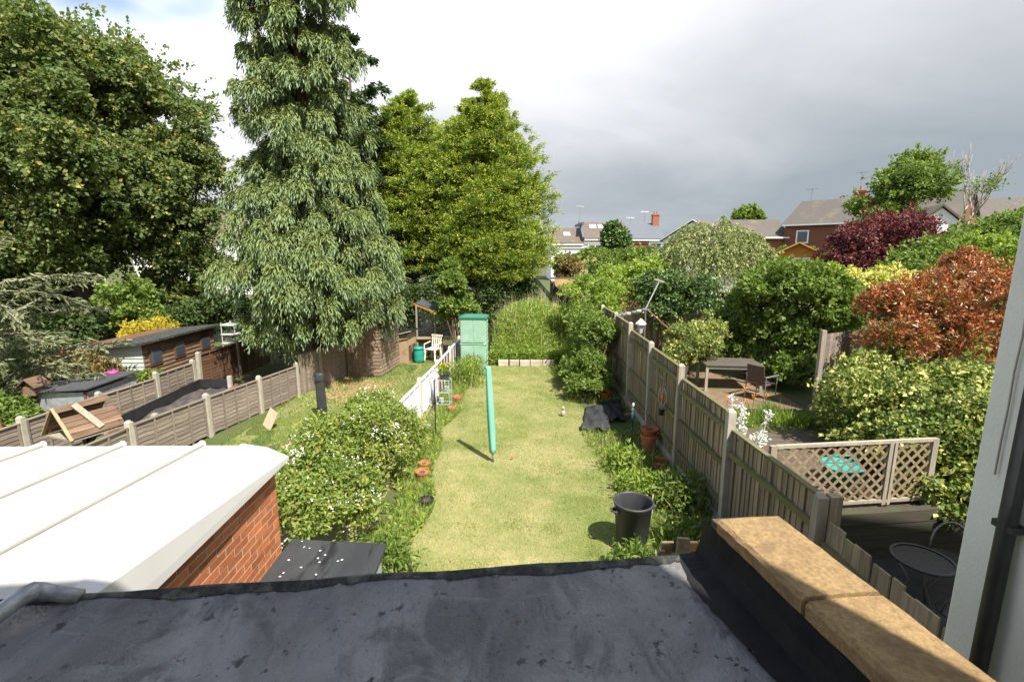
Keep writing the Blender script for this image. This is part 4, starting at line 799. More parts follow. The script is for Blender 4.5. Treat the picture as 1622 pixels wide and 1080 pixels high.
# bistro set in the dark patio
bs = thing('bistro_table', 'round wire bistro table in the shaded patio', 'table', (5.05, 5.35, -.34))
p = MB(); p.lathe([(.30, .70), (.33, .705), (.33, .725), (.30, .725)], 36, cap0=False, cap1=False); obj('rim', p, mat('dull_bistro_iron', (.07, .068, .062), (.05, .048, .044), 9, .6), bs, smooth=True)
p = MB(); p.lathe([(.30, .712), (.01, .714)], 30); obj('top', p, M['iron'], bs)
for k in range(3):
    a = 2 * math.pi * k / 3 + .5; p = MB(); p.tube([(.28 * math.cos(a), .28 * math.sin(a), .7), (.1 * math.cos(a), .1 * math.sin(a), .4), (.3 * math.cos(a), .3 * math.sin(a), 0)], .013, 8); obj('leg', p, M['steelgrey'], bs, smooth=True)
for i, (x, y, rz) in enumerate(((5.0, 4.75, R(170)), (5.75, 5.75, R(-50)))):
    t = thing('bistro_chair', ['curved metal bistro chair nearest the low fence in the shaded patio', 'curved metal bistro chair behind the round table in the shaded patio'][i], 'chair', (x, y, -.34), rz, 'bistro chairs')
    p = MB(); p.lathe([(.2, .44), (.21, .45), (.2, .46), (.01, .462)], 24); obj('seat', p, M['iron'], t)
    p = MB(); p.tube([(.2 * math.cos(a), .2 * math.sin(a) + .02, .45 + .42 * math.sin(max(0, a)) ** .6 if 0 <= a <= math.pi else .45) for a in [math.pi * k / 14 for k in range(15)]], .012, 8); obj('back_hoop', p, M['steelgrey'], t, smooth=True)
    for k in range(4):
        a = math.pi / 4 + math.pi / 2 * k; p = MB(); p.tube([(.17 * math.cos(a), .17 * math.sin(a), .45), (.23 * math.cos(a), .23 * math.sin(a), 0)], .011, 8); obj('leg', p, M['steelgrey'], t)
# ------------------------------------------------------------------ gardens on the left
bt_ = thing('bird_table', 'wooden bird table with a pitched plank roof and a loose plank on it', 'bird table', (-7.75, 8.35, 0), R(-20))
def rz_(s, t, o=0.): return (s * (.40 * t) + s * o * .8, 0, 1.42 - .52 * t + o * .6)
for s in (-1, 1):
    for k in range(6):
        t0, t1 = k / 6, (k + .92) / 6; a_, b_ = rz_(s, t0), rz_(s, t1)
        if s == 1 and k == 1: continue
        p = MB(); p.extr([(a_[0], -.42, a_[2]), (b_[0], -.42, b_[2]), (b_[0] + s * .012, -.42, b_[2] + .012), (a_[0] + s * .012, -.42, a_[2] + .012)], (0, .84, 0)); obj('roof_plank', p, M['shedbrown'], bt_)
    p = MB(); p.beam((0, -.435, 1.43), (s * .41, -.435, .90), .02, .05, up=(0, 1, 0)); obj('barge_board', p, mat('cream_barge', (.42, .30, .17), (.33, .22, .12), 5, .8) if s == -1 else bpy.data.materials['cream_barge'], bt_)
p = MB(); p.beam((.06, -.15, 1.43), (.38, .05, .99), .11, .02, up=(.5, 0, .5)); obj('loose_plank', p, M['postwood'], bt_)
p = MB(); p.box((0, 0, .88), (.78, .82, .03)); obj('platform', p, M['postwood'], bt_)
p = MB(); p.box((0, 0, .44), (.1, .1, .88)); obj('post', p, M['iron'], bt_)
for s in (-1, 1): p = MB(); p.beam((0, 0, .6), (s * .3, 0, .87), .05, .05); obj('bracket', p, M['iron'], bt_)
for sx in (-1, 1):
    for sy in (-.36, .36): p = MB(); p.box((sx * .34, sy, .95), (.04, .04, .14)); obj('upright', p, M['shedbrown'], bt_)
rbd = thing('raised_bed', 'raised wooden bed lined with black plastic between the two low lap fences', 'raised bed', (-7.75, 10.9, 0), R(4))
for (a_, b_) in (((.5, -1.6, .3), (.5, 1.6, .3)), ((-.5, -1.6, .3), (-.5, 1.6, .3)), ((-.5, -1.6, .3), (.5, -1.6, .3)), ((-.5, 1.6, .3), (.5, 1.6, .3))):
    p = MB(); p.beam(a_, b_, .04, .56); obj('side', p, mat('rust_brown_board', (.24, .12, .07), (.17, .085, .05), 5, .85) if (a_, b_)[0][1] < 0 and a_[0] > 0 and b_[1] > 0 else bpy.data.materials['rust_brown_board'], rbd)
p = MB(); p.beam((-.44, -1.6, .62), (-.44, 1.6, .62), .02, .24); p.beam((-.44, 1.56, .62), (.44, 1.56, .62), .02, .24); obj('liner', p, M['black'], rbd)
p = MB(); n1_ = 14
p.add([((i / n1_ - .5) * .92, (j / 30 - .5) * 3.1, .5 + .02 * math.sin(i * 1.3 + j * .7) + .03 * math.sin(j * .6)) for j in range(31) for i in range(n1_ + 1)], [(j * (n1_ + 1) + i, j * (n1_ + 1) + i + 1, (j + 1) * (n1_ + 1) + i + 1, (j + 1) * (n1_ + 1) + i) for j in range(30) for i in range(n1_)]); obj('plastic_cover', p, mat('dusty_plastic', (.05, .05, .05), (.11, .09, .075), 5, .5, c3=(.3, .2, .12), s3=2, lo3=.6, hi3=.7), rbd)
for y in (-1.64, 1.35): p = MB(); p.box((.44, y, .42), (.09, .09, .9)); obj('corner_post', p, M['concrete'], rbd)
tr = thing('trough', 'terracotta coloured trough of lettuce below the bird table', 'planter', (-7.55, 7.55, .25), R(6))
p = MB(); p.box((0, 0, .12), (1.05, .34, .24)); p.box((0, 0, .24), (1.09, .38, .04)); obj('body', p, mat('brown_trough', (.30, .14, .08), (.24, .11, .06), 6, .7), tr)
p = MB(); p.box((0, 0, -.12), (.9, .26, .26)); obj('stand', p, M['lapbrown'], tr)
M['lettuce'] = leafmat('lettuce_leaf', [(0, (.16, .3, .05)), (1, (.3, .45, .1))], .35)
ps = np.stack([rng.uniform(-.5, .5, 500), rng.uniform(-.14, .14, 500), rng.uniform(.24, .3, 500)], 1); stuff(obj('lettuce', leafmesh('lettuce', ps, rng.normal(size=(500, 3)) * .6 + np.array([0, 0, .7]), .1 * (.6 + .6 * rng.random(500)), .7), M['lettuce'], tr))
cp = thing('felt_roof_coop', 'low coop with a flat grey felt roof and silvery side behind the lap fence', 'coop', (-10.15, 11.1, 0), R(3))
p = MB(); p.box((0, 0, .5), (1.3, 1.5, .98)); obj('body', p, M['foil'], cp)
p = MB(); p.extr([(-.78, -.85, 1.0), (.72, -.85, 1.07), (.72, -.85, 1.1), (-.78, -.85, 1.03)], (0, 1.7, 0)); obj('roof', p, mat('grey_coop_felt', (.075, .075, .08), (.05, .05, .055), 4, .8, .4, 30), cp)
for x in (-.6, .6): p = MB(); p.box((x, -.76, .5), (.06, .03, .98)); obj('corner_trim', p, M['lapbrown'], cp)
p = MB(); p.lathe([(.12, 0), (.13, .02), (.11, .05), (.05, .06), (.01, .06)], 20); o = obj('pink_bowl', p, M['pink'], loc=(-10.0, 11.75, 1.085)); tag(o, 'bright pink upturned bowl on the coop roof', 'bowl')
# brown shiplap shed
bs_ = thing('shiplap_shed', 'brown weathered shiplap shed with three dark windows and a pent roof', 'shed', (-10.6, 14.0, 0), R(0))
p = MB(); p.span((-.85, -1.5, 0), (.85, 1.5, 1.62)); obj('frame', p, M['lapbrown'], bs_)
for k in range(14):
    p = MB(); p.extr([(.855, -1.52, 0), (.855, -1.52, .115), (.88, -1.52, 0)], (0, 3.04, 0)); obj('side_board', p, M['shedbrown'], bs_, loc=(0, 0, .03 + .115 * k))
    p = MB(); p.extr([(-.86, -1.505, 0), (-.86, -1.505, .115), (-.86, -1.525, 0)], (1.70, 0, 0)); obj('end_board', p, mat('pale_green_board', (.46, .5, .44), (.4, .44, .39), 5, .8) if k == 0 else bpy.data.materials['pale_green_board'], bs_, loc=(0, 0, .03 + .115 * k))
for y in (-1.12, -.15, 1.05):
    p = MB(); p.box((.885, y, 1.28), (.03, .46, .5)); wn = obj('window', p, M['lapbrown'], bs_); p = MB(); p.box((.903, y, 1.28), (.012, .36, .4)); obj('pane', p, M['glass'], wn)
p = MB(); p.extr([(-1.0, -1.7, 1.50), (1.02, -1.7, 1.68), (1.02, -1.7, 1.74), (-1.0, -1.7, 1.56)], (0, 3.4, .0)); obj('roof', p, M['felt_edge'], bs_)
p = MB(); p.extr([(-.85, -1.49, 1.6), (.86, -1.49, 1.6), (.86, -1.49, 1.655), (-.85, -1.49, 1.505)], (0, 2.98, 0)); obj('head_plate', p, M['lapbrown'], bs_)
wst = thing('white_trolley', 'white metal staging at the far end of the shiplap shed', 'staging', (-9.6, 16.4, 0))
for z in (1.0, 1.3, 1.62): p = MB(); p.box((0, 0, z), (.5, .6, .035)); obj('shelf', p, M['upvc'], wst)
for x in (-.22, .22):
    for y in (-.27, .27): p = MB(); p.tube([(x, y, 0), (x, y, 1.7)], .014, 6); obj('leg', p, M['upvc'], wst)
p = MB(); p.tube([(0, 0, 0), (.04, 0, 1.15)], [.07, .055], 9); o = obj('rustic_post', p, mat('orange_rustic_wood', (.34, .17, .075), (.24, .11, .05), 6, .85, stretch=(3, 3, .5)), loc=(-10.0, 9.0, 0), rot=(.03, -.09, 0)); tag(o, 'orange brown rustic post at the left edge behind the lap fence', 'post')
nb_ = thing('nest_box', 'small wooden bird house on a post behind the coop', 'bird house', (-10.55, 10.3, 0))
p = MB(); p.box((0, 0, .5), (.05, .05, 1.0)); obj('post', p, M['lapbrown'], nb_)
p = MB(); p.box((0, 0, 1.08), (.26, .26, .2)); obj('box', p, M['shedbrown'], nb_)
p = MB(); p.extr([(-.2, -.2, 1.16), (0, -.2, 1.34), (.2, -.2, 1.16), (.2, -.2, 1.19), (0, -.2, 1.37), (-.2, -.2, 1.19)], (0, .4, 0)); obj('roof', p, M['shedbrown'], nb_)
fb = lapfence('far_board_fence', 'sunlit pale fence glimpsed under the big tree beyond the dark hedge', [(-24.5, 25.5), (-22.4, 26.0), (-20.3, 26.5), (-18.2, 27.0), (-16.1, 27.5)], [1.7] * 4, [M['lap']], M['concrete'], nsl=8)
# ------------------------------------------------------------------ foliage materials
LM = {}
LM['sycamore'] = leafmat('sycamore_leaf', [(0, (.065, .10, .036)), (.55, (.11, .15, .05)), (.9, (.17, .19, .06)), (1, (.38, .30, .07))], .4)
LM['conifer'] = leafmat('weeping_cypress_leaf', [(0, (.12, .15, .046)), (.45, (.155, .20, .062)), (.8, (.14, .195, .085)), (1, (.20, .27, .20))], .12)
LM['gold'] = leafmat('golden_cypress_leaf', [(0, (.06, .105, .022)), (.4, (.135, .195, .03)), (.78, (.265, .305, .04)), (1, (.43, .425, .065))], .28)
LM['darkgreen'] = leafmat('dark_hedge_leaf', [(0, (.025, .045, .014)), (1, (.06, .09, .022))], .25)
LM['mid'] = leafmat('garden_green_leaf', [(0, (.06, .10, .022)), (.6, (.11, .165, .03)), (1, (.19, .235, .06))], .35)
LM['fresh'] = leafmat('fresh_green_leaf', [(0, (.10, .16, .03)), (.6, (.18, .25, .04)), (1, (.30, .34, .08))], .4)
LM['glossy'] = leafmat('glossy_dark_leaf', [(0, (.03, .065, .018)), (.7, (.07, .115, .028)), (1, (.12, .165, .05))], .2, .35, .5)
LM['grey'] = leafmat('grey_green_leaf', [(0, (.08, .095, .045)), (.6, (.13, .15, .075)), (1, (.22, .225, .13))], .25)
LM['abelia'] = leafmat('shrub_green_leaf', [(0, (.08, .125, .025)), (.55, (.15, .20, .04)), (.85, (.24, .27, .065)), (1, (.32, .22, .08))], .3)
LM['varieg'] = leafmat('variegated_leaf', [(0, (.05, .085, .02)), (.5, (.10, .14, .03)), (.7, (.26, .28, .07)), (1, (.55, .52, .2))], .25)
LM['photinia'] = leafmat('red_photinia_leaf', [(0, (.09, .13, .028)), (.4, (.15, .12, .03)), (.6, (.27, .085, .03)), (1, (.38, .15, .065))], .25, .3, .5, (1.2, .8, .6))
LM['maple'] = leafmat('purple_maple_leaf', [(0, (.04, .016, .014)), (.6, (.085, .028, .026)), (1, (.18, .065, .055))], .3, .5, .3, (1.4, .5, .5))
LM['cream'] = leafmat('cream_variegated_leaf', [(0, (.2, .24, .05)), (1, (.62, .56, .2))], .3)
LM['golden'] = leafmat('golden_shrub_leaf', [(0, (.22, .2, .03)), (1, (.5, .38, .04))], .3)
LM['bronze'] = leafmat('bronze_leaf', [(0, (.085, .07, .03)), (.6, (.16, .12, .045)), (1, (.22, .18, .06))], .25)
LM['birch'] = leafmat('weeping_leaf', [(0, (.10, .135, .045)), (.6, (.19, .22, .08)), (1, (.36, .36, .19))], .3)
LM['straw'] = leafmat('dry_straw', [(0, (.42, .36, .2)), (1, (.58, .5, .32))], .2)
LM['tall'] = leafmat('tall_grass_blade', [(0, (.09, .14, .03)), (.5, (.17, .21, .05)), (.85, (.26, .27, .09)), (1, (.42, .37, .19))], .35)
LM['lawnblade'] = leafmat('lawn_blade', [(0, (.135, .185, .045)), (.4, (.235, .255, .085)), (.75, (.34, .32, .14)), (1, (.46, .41, .24))], .35)
LM['silver'] = leafmat('silver_leaf', [(0, (.5, .52, .48)), (1, (.75, .76, .74))], .1)
LM['flower'] = leafmat('white_blossom', [(0, (.74, .66, .62)), (.5, (.82, .78, .74)), (1, (.85, .84, .82))], .25)
# ------------------------------------------------------------------ conifers
def strands(S_, h_, a, b, rise, nl, size, width, spread, vfun):
    n = len(S_); s = (np.arange(nl) + .5) / nl; s = s[None] + (rng.random((n, nl)) - .5) / nl; up = np.array([0, 0, 1.])
    pos = S_[:, None] + h_[:, None] * (a[:, None] * s)[..., None] + up * ((rise[:, None] * s) - (b[:, None] * s ** 2))[..., None]
    tan = h_[:, None] * a[:, None, None] + up * (rise[:, None] - 2 * b[:, None] * s)[..., None]
    tan = unit(tan) + rng.normal(size=(n, nl, 3)) * spread
    pos = pos + rng.normal(size=pos.shape) * .03
    return pos.reshape(-1, 3), tan.reshape(-1, 3), vfun(s).reshape(-1), np.repeat(size, nl) * (.7 + .6 * rng.random(n * nl)), width
def conifer(name, label, base, H_, zmin, prof, nb, nf, ns, nl, arch, out, drop, rise, size, width, lm, vfun, bark, tr, spread=.35, group=None, lat=.55, tier=0.):
    root = thing(name, label, 'conifer', base, 0, group)
    zg = np.linspace(zmin, H_ - .1, 400); wz = np.array([prof(z) for z in zg]) + .15; z = rng.choice(zg, nb, p=wz / wz.sum()) + rng.random(nb) * .05
    if tier: z = np.round(z / tier) * tier + rng.normal(size=nb) * tier * .13
    az = np.arange(nb) * 2.39996 + rng.random(nb) * .4; Rb = np.array([prof(q) for q in z]) * (.72 + .36 * rng.random(nb))
    d = np.stack([np.cos(az), np.sin(az), np.zeros(nb)], 1); lt_ = np.stack([-np.sin(az), np.cos(az), np.zeros(nb)], 1)
    t = np.linspace(.34, 1., nf)[None] + (rng.random((nb, nf)) - .5) * .16
    rad = Rb[:, None] * t
    c = d[:, None] * rad[..., None] + lt_[:, None] * ((rng.random((nb, nf)) - .5) * lat * Rb[:, None] * t)[..., None]
    c[..., 2] = z[:, None] + Rb[:, None] * (arch[0] * t + arch[1] * t * t)
    C = np.repeat(c.reshape(-1, 3), ns, 0); D = np.repeat(np.repeat(d, nf, 0), ns, 0); m = len(C)
    th = (rng.random(m) - .5) * 2.9; ca, sa = np.cos(th), np.sin(th); h_ = np.stack([D[:, 0] * ca - D[:, 1] * sa, D[:, 0] * sa + D[:, 1] * ca, np.zeros(m)], 1)
    sc_ = np.clip(np.repeat(np.repeat(Rb, nf), ns) / 2.4, .35, 1.1)
    S_ = C + rng.normal(size=(m, 3)) * .05
    pos, dirs, v, sz, wd = strands(S_, h_, out * (.5 + .8 * rng.random(m)) * sc_, drop * (.5 + .9 * rng.random(m)) * sc_, rise * sc_ * (.5 + rng.random(m)), nl, size * (.8 + .4 * rng.random(m)), width, spread, vfun)
    k = pos[:, 2] > .15; obj('crown', leafmesh('crown', pos[k], dirs[k], sz[k], wd, T_LEAF, v[k]), lm, root)
    mb = MB(); mb.tube([(0, 0, -.1), (.03, 0, H_ * .3), (0, .04, H_ * .7), (0, 0, H_)], [tr, tr * .75, tr * .35, .02], 10)
    for i in range(0, nb, 2):
        q = [(d[i, 0] * Rb[i] * x, d[i, 1] * Rb[i] * x, z[i] + Rb[i] * (arch[0] * x + arch[1] * x * x)) for x in (0, .35, .7, .95)]; mb.tube(q, [.035 + .008 * Rb[i], .028, .018, .007], 4)
    obj('trunk', mb, bark, root, smooth=True); return root
def table(pts):
    X, Y = zip(*pts); return lambda z: float(np.interp(z, X, Y))
conifer('weeping_conifer', 'huge weeping blue green conifer with hanging fronds towering left of centre', (-6.1, 15.1, 0), 18.5, 1.75,
        table([(1.5, 1.0), (2.2, 1.7), (3.0, 2.15), (4.2, 2.45), (5.4, 2.1), (7, 1.7), (9, 1.55), (12, 1.4), (15, 1.0), (18.5, .1)]),
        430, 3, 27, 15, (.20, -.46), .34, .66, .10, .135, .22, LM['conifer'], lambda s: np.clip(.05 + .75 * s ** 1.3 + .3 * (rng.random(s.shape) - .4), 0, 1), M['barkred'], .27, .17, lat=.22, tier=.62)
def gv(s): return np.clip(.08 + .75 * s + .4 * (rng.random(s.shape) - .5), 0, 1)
conifer('golden_conifer', 'broad golden green conifer, the right one of the pair at the garden end', (-1.35, 25.5, 0), 12.2, 1.9,
        table([(1.6, 2.7), (3.5, 3.2), (6, 3.0), (8, 2.45), (10, 1.55), (11.2, .85), (12.0, .25), (12.2, .1)]), 720, 4, 11, 12, (.40, -.14), .5, .2, .34, .105, .36, LM['gold'], gv, M['bark'], .25, .5, 'golden conifers at the garden end')
conifer('golden_conifer', 'golden green conifer standing left behind the other, beside the weeping conifer', (-5.2, 26.0, 0), 11.9, 2.2,
        table([(2.2, 2.7), (4, 3.0), (7, 2.7), (9, 2.1), (10.6, 1.2), (11.6, .4), (11.9, .1)]), 480, 4, 11, 12, (.40, -.14), .5, .2, .34, .105, .36, LM['gold'], gv, M['bark'], .25, .5, 'golden conifers at the garden end')
conifer('dark_conifer', 'dark cedar whose flat branches show right of the weeping conifer', (-7.6, 24.5, 0), 14.2, 2.5,
        table([(2.5, 2.6), (8, 2.1), (11, 1.55), (12, 1.9), (13, .9), (14.2, .05)]), 120, 4, 10, 8, (.25, -.08), .5, .2, .1, .2, .4, LM['darkgreen'], gv, M['bark'], .25, .45)
# ------------------------------------------------------------------ big broadleaf trees on the left
def trunk_pts(h_, lean=(0, 0), r=.3): return ([(0, 0, -.2), (lean[0] * .2, lean[1] * .2, h_ * .3), (lean[0] * .6, lean[1] * .6, h_ * .65), (lean[0], lean[1], h_)], [r, r * .8, r * .5, r * .16])
plant('sycamore_tree', 'tall broad leafed tree with yellow flecked foliage at the upper left corner', 'tree', (-17.3, 19.5, 0),
      [lobe(*q) for q in ((20, 85, 17.5, 95), (-70, 170, 18, 150), (120, 150, 18.5, 105), (40, 265, 17, 125), (170, 310, 18.5, 95), (60, 390, 18, 100), (-40, 400, 17, 110), (140, 395, 20, 80), (40, 460, 18.5, 60), (110, 455, 20, 45))], 120000, .15, .7, LM['sycamore'], M['bark'], per=62, frac=.21, shoots=60, fill=.45, trunk=trunk_pts(11, (.4, 0), .42), crown='crown', wood='trunk', nlimb=110, droop=.4, up=.4, group='broad leafed trees on the left')
plant('sycamore_tree', 'rounded broad leafed tree between the corner tree and the weeping conifer', 'tree', (-13.8, 21.5, 0),
      [lobe(*q) for q in ((185, 140, 20.5, 78), (245, 190, 21, 80), (290, 270, 21, 62), (215, 280, 20, 90), (280, 360, 20.5, 72), (205, 390, 20, 80), (300, 430, 21, 60), (150, 210, 21, 70), (250, 465, 21, 45), (300, 480, 21, 40))], 88000, .15, .7, LM['sycamore'], M['bark'], per=58, frac=.21, shoots=60, fill=.45, trunk=trunk_pts(9, (-.3, 0), .32), crown='crown', wood='trunk', nlimb=100, droop=.4, up=.4, group='broad leafed trees on the left')
# dark undergrowth below them
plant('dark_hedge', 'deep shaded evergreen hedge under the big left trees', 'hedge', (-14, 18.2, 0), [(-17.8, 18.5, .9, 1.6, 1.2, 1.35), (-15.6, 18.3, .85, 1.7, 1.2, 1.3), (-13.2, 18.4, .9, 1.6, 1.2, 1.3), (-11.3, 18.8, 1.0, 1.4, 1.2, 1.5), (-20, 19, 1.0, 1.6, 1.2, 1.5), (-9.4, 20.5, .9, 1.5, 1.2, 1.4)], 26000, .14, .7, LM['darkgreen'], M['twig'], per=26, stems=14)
plant('dark_shrub', 'pale green young shrub at the foot of the left trees before the sunlit fence', 'shrub', (-14.0, 17.3, 0), [lobe(205, 478, 17.3, 38, (1, 1, 1)), lobe(225, 505, 17.3, 30)], 4200, .14, .7, LM['mid'], M['twig'], per=14)
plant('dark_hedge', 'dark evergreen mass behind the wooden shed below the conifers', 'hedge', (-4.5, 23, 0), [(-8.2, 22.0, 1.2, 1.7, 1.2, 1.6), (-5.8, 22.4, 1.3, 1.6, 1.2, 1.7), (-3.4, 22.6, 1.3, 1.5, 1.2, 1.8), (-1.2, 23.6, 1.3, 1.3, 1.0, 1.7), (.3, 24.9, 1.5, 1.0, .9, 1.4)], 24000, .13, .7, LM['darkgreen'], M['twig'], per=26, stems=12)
plant('ivy_bush', 'upright leafy ivy behind the green cupboard', 'shrub', (-2.0, 18.4, 0), [lobe(717, 455, 18.6, 22), lobe(722, 490, 18.6, 26), lobe(712, 425, 19, 14), lobe(742, 500, 18.8, 18)], 4200, .13, .8, LM['mid'], M['twig'], per=10)
# grey leaved weeping shrub at the left edge: long branches with hanging narrow leaves
gw = thing('willow_leaved_shrub', 'grey green shrub with long narrow drooping leaves at the left edge', 'shrub', (-11.9, 10.6, 0))
mb = MB(); P_, D_ = [], []
for i in range(80):
    q = random.Random(i); az = q.uniform(0, 6.28); L = q.uniform(1.0, 2.5); z0_ = q.uniform(.5, 3.3); r0 = Vector((.15 * math.cos(az), .15 * math.sin(az), z0_)); dv = Vector((math.cos(az), math.sin(az), q.uniform(.1, .9)))
    pts = [r0 + dv * L * t + Vector((0, 0, -.32 * L * t * t)) for t in (0, .25, .5, .75, 1)]; mb.tube(pts, [.02, .016, .012, .008, .004], 4)
    for k in range(130):
        t = q.uniform(.2, 1.0); pp_ = r0 + dv * L * t + Vector((0, 0, -.32 * L * t * t)); P_.append(pp_ + Vector((q.gauss(0, .05), q.gauss(0, .05), q.gauss(0, .04)))); D_.append(dv * .6 + Vector((q.gauss(0, .6), q.gauss(0, .6), -.75 + q.gauss(0, .4))))
mb.tube([(0, 0, -.1), (.1, .05, 1.2), (0, 0, 2.8)], [.1, .08, .03], 8)
obj('stem', mb, M['barkpale'], gw, smooth=True); P_ = np.array([tuple(p) for p in P_]); D_ = np.array([tuple(p) for p in D_]); obj('foliage', leafmesh('foliage', P_, D_, .17 * (.7 + .5 * rng.random(len(P_))), .26, T_LONG), LM['grey'], gw)
plant('bronze_shrub', 'rounded bronze leaved shrub in front of the shiplap shed end', 'shrub', (-10.9, 12.1, 0), [(-11.0, 12.0, 1.15, .75, .5, .42), (-10.5, 11.95, .95, .6, .5, .4), (-11.4, 12.05, .9, .6, .5, .45), (-10.8, 12.0, .6, .9, .5, .5)], 9000, .075, .55, LM['bronze'], M['twig'], per=22, frac=.3)
plant('golden_shrub', 'bright golden yellow shrub showing over the shiplap shed roof', 'shrub', (-12.3, 16.3, 0), [(-12.7, 16.2, 1.35, .5, .5, .4), (-12.0, 16.3, 1.5, .45, .5, .35), (-12.3, 16.4, 1.0, .8, .5, .7)], 4500, .07, .55, LM['golden'], M['twig'], per=14)
plant('lime_shrub', 'lime green low shrub left of the bronze shrub', 'shrub', (-12.0, 11.8, 0), [(-12.1, 11.9, .95, .6, .5, .5), (-11.6, 11.5, .75, .5, .5, .4), (-12.6, 11.3, .8, .5, .5, .5)], 5500, .085, .6, LM['fresh'], M['twig'], per=14)
plant('border_shrub', 'mixed green shrub with small flowers behind the rustic post at the left edge', 'shrub', (-11.4, 9.6, 0), [(-11.6, 9.8, .6, .8, .6, .6), (-10.7, 9.6, .45, .6, .5, .45), (-12.3, 9.2, .7, .7, .6, .7), (-11.0, 10.2, .6, .6, .5, .5)], 8500, .085, .6, LM['mid'], M['twig'], per=16)
plant('low_shrub', 'fresh green low shrub below the shiplap shed wall', 'shrub', (-9.75, 12.0, 0), [(-9.75, 12.2, .55, .25, .7, .4)], 1500, .07, .6, LM['fresh'], M['twig'], per=10)
# ------------------------------------------------------------------ white flowering shrub
wf = plant('flowering_shrub', 'sprawling shrub covered in small white flowers beside the lean-to', 'shrub', (-2.5, 7.2, 0),
      [(-3.1, 8.3, .6, .6, .7, .55), (-2.55, 8.7, .85, .7, .75, .72), (-2.75, 7.5, .95, .8, .8, .8), (-2.2, 7.7, .65, .5, .7, .6), (-2.8, 6.3, .85, .65, .75, .68), (-2.3, 6.4, .55, .5, .7, .5), (-2.55, 5.5, .85, .42, .5, .45), (-2.1, 8.9, .5, .42, .6, .45), (-3.3, 7.1, .55, .45, .6, .5)],
      40000, .062, .5, LM['abelia'], M['twig'], per=26, frac=.28, stems=40, sr=.018, droop=.1)
cl = clumps([(-.6, 1.1, .6, .6, .7, .55), (-.05, 1.5, .85, .7, .75, .72), (-.25, .3, .95, .8, .8, .8), (.3, .5, .65, .5, .7, .6), (-.3, -.9, .85, .65, .75, .68), (.2, -.8, .55, .5, .7, .5), (-.05, -1.7, .85, .42, .5, .45)], 16, .24, .05)
pos, dirs, hint, idx = crown_leaves(cl, 520, .6, 0); pos = np.repeat(pos, 3, 0) + rng.normal(size=(1560, 3)) * .014; dr_ = np.repeat(hint, 3, 0) * .3 + rng.normal(size=(1560, 3)) + np.array([0, 0, .3])
stuff(obj('blossom', leafmesh('blossom', pos, dr_, .027, .7, T_LEAF, hint=np.tile([.2, -.6, 1.], (1560, 1))), LM['flower'], wf))
# ------------------------------------------------------------------ right side of our garden
plant('climber_hedge', 'tall glossy leaved shrub against the far right fence of the lawn', 'shrub', (2.3, 13.6, 0),
      [(2.5, 15.3, 1.3, .55, .75, 1.0), (2.45, 14.2, 1.35, .5, .7, .9), (2.25, 13.5, .7, .6, .65, .6), (2.1, 12.9, .38, .5, .5, .4), (2.65, 14.0, 1.8, .38, .5, .42), (2.5, 16.2, 1.3, .6, .6, 1.0), (1.95, 14.4, .5, .45, .6, .5)], 15000, .09, .55, LM['mid'], M['twig'], per=22, frac=.3, stems=24, shoots=34)
plant('rambling_shrub', 'yellow green rambling shrub above the far end of the right fence', 'shrub', (3.2, 17.6, 0), [lobe(930, 470, 18.5, 36), lobe(965, 475, 18, 34), lobe(945, 500, 17.5, 38), lobe(915, 500, 18.5, 28), lobe(975, 445, 19.5, 28)], 13000, .10, .6, LM['fresh'], M['twig'], per=20, frac=.3, stems=12)
# ------------------------------------------------------------------ right neighbour's shrubs
plant('variegated_hedge', 'big mounded variegated ivy hedge beside the pale wall on the right', 'hedge', (7.1, 8.4, 0),
      [(6.9, 8.9, 1.1, .9, .9, .9), (7.5, 8.2, 1.15, .9, .9, .85), (7.0, 7.4, .95, .8, .8, .8), (7.25, 9.7, 1.15, .6, .7, .9), (7.6, 7.2, 1.1, .8, .7, .75), (6.7, 6.9, .4, .7, .6, .7), (8.4, 8.6, 1.4, .9, .9, .9), (8.1, 10.2, 1.35, .5, .5, .8), (6.35, 7.35, .95, .45, .5, .5), (6.5, 8.2, .7, .6, .6, .6)], 42000, .085, .65, LM['varieg'], M['twig'], per=26, frac=.3, stems=20)
plant('photinia', 'large red leaved photinia behind the variegated hedge', 'shrub', (9.3, 11.0, .35),
      [lobe(1450, 500, 10.8, 62), lobe(1530, 480, 11, 62), lobe(1420, 540, 10.2, 42), lobe(1560, 550, 10.5, 62), lobe(1490, 560, 10.6, 60), lobe(1530, 425, 11.5, 26), lobe(1400, 490, 11, 34), lobe(1600, 470, 11, 50)], 20000, .10, .38, LM['photinia'], M['twig'], shoots=70, per=24, frac=.28, stems=18, sr=.04, droop=-.1)
plant('climber', 'dense green climber hanging over the terrace table', 'shrub', (7.3, 14.0, .35),
      [lobe(1215, 470, 14, 48), lobe(1265, 460, 13.6, 48), lobe(1310, 470, 13, 45), lobe(1240, 530, 13.6, 50), lobe(1200, 530, 14.2, 38), lobe(1290, 540, 13, 40), lobe(1250, 590, 12.8, 32), lobe(1190, 490, 15, 40), lobe(1330, 500, 12.6, 32), lobe(1230, 432, 15, 26), lobe(1270, 595, 12.9, 25), lobe(1180, 560, 14.4, 34), lobe(1215, 580, 13.8, 34), lobe(1245, 560, 14.2, 40), lobe(1150, 520, 15, 34)], 42000, .115, .65, LM['mid'], M['twig'], per=24, frac=.3, stems=16)
plant('pittosporum', 'small cream edged shrub beside the woven chair behind the tall fence', 'shrub', (5.0, 13.9, .35), [lobe(1090, 535, 13.5, 30), lobe(1110, 555, 13, 32), lobe(1075, 565, 13, 26), lobe(1125, 530, 13.8, 26)], 9000, .075, .5, LM['varieg'], M['twig'], per=16, stems=8)
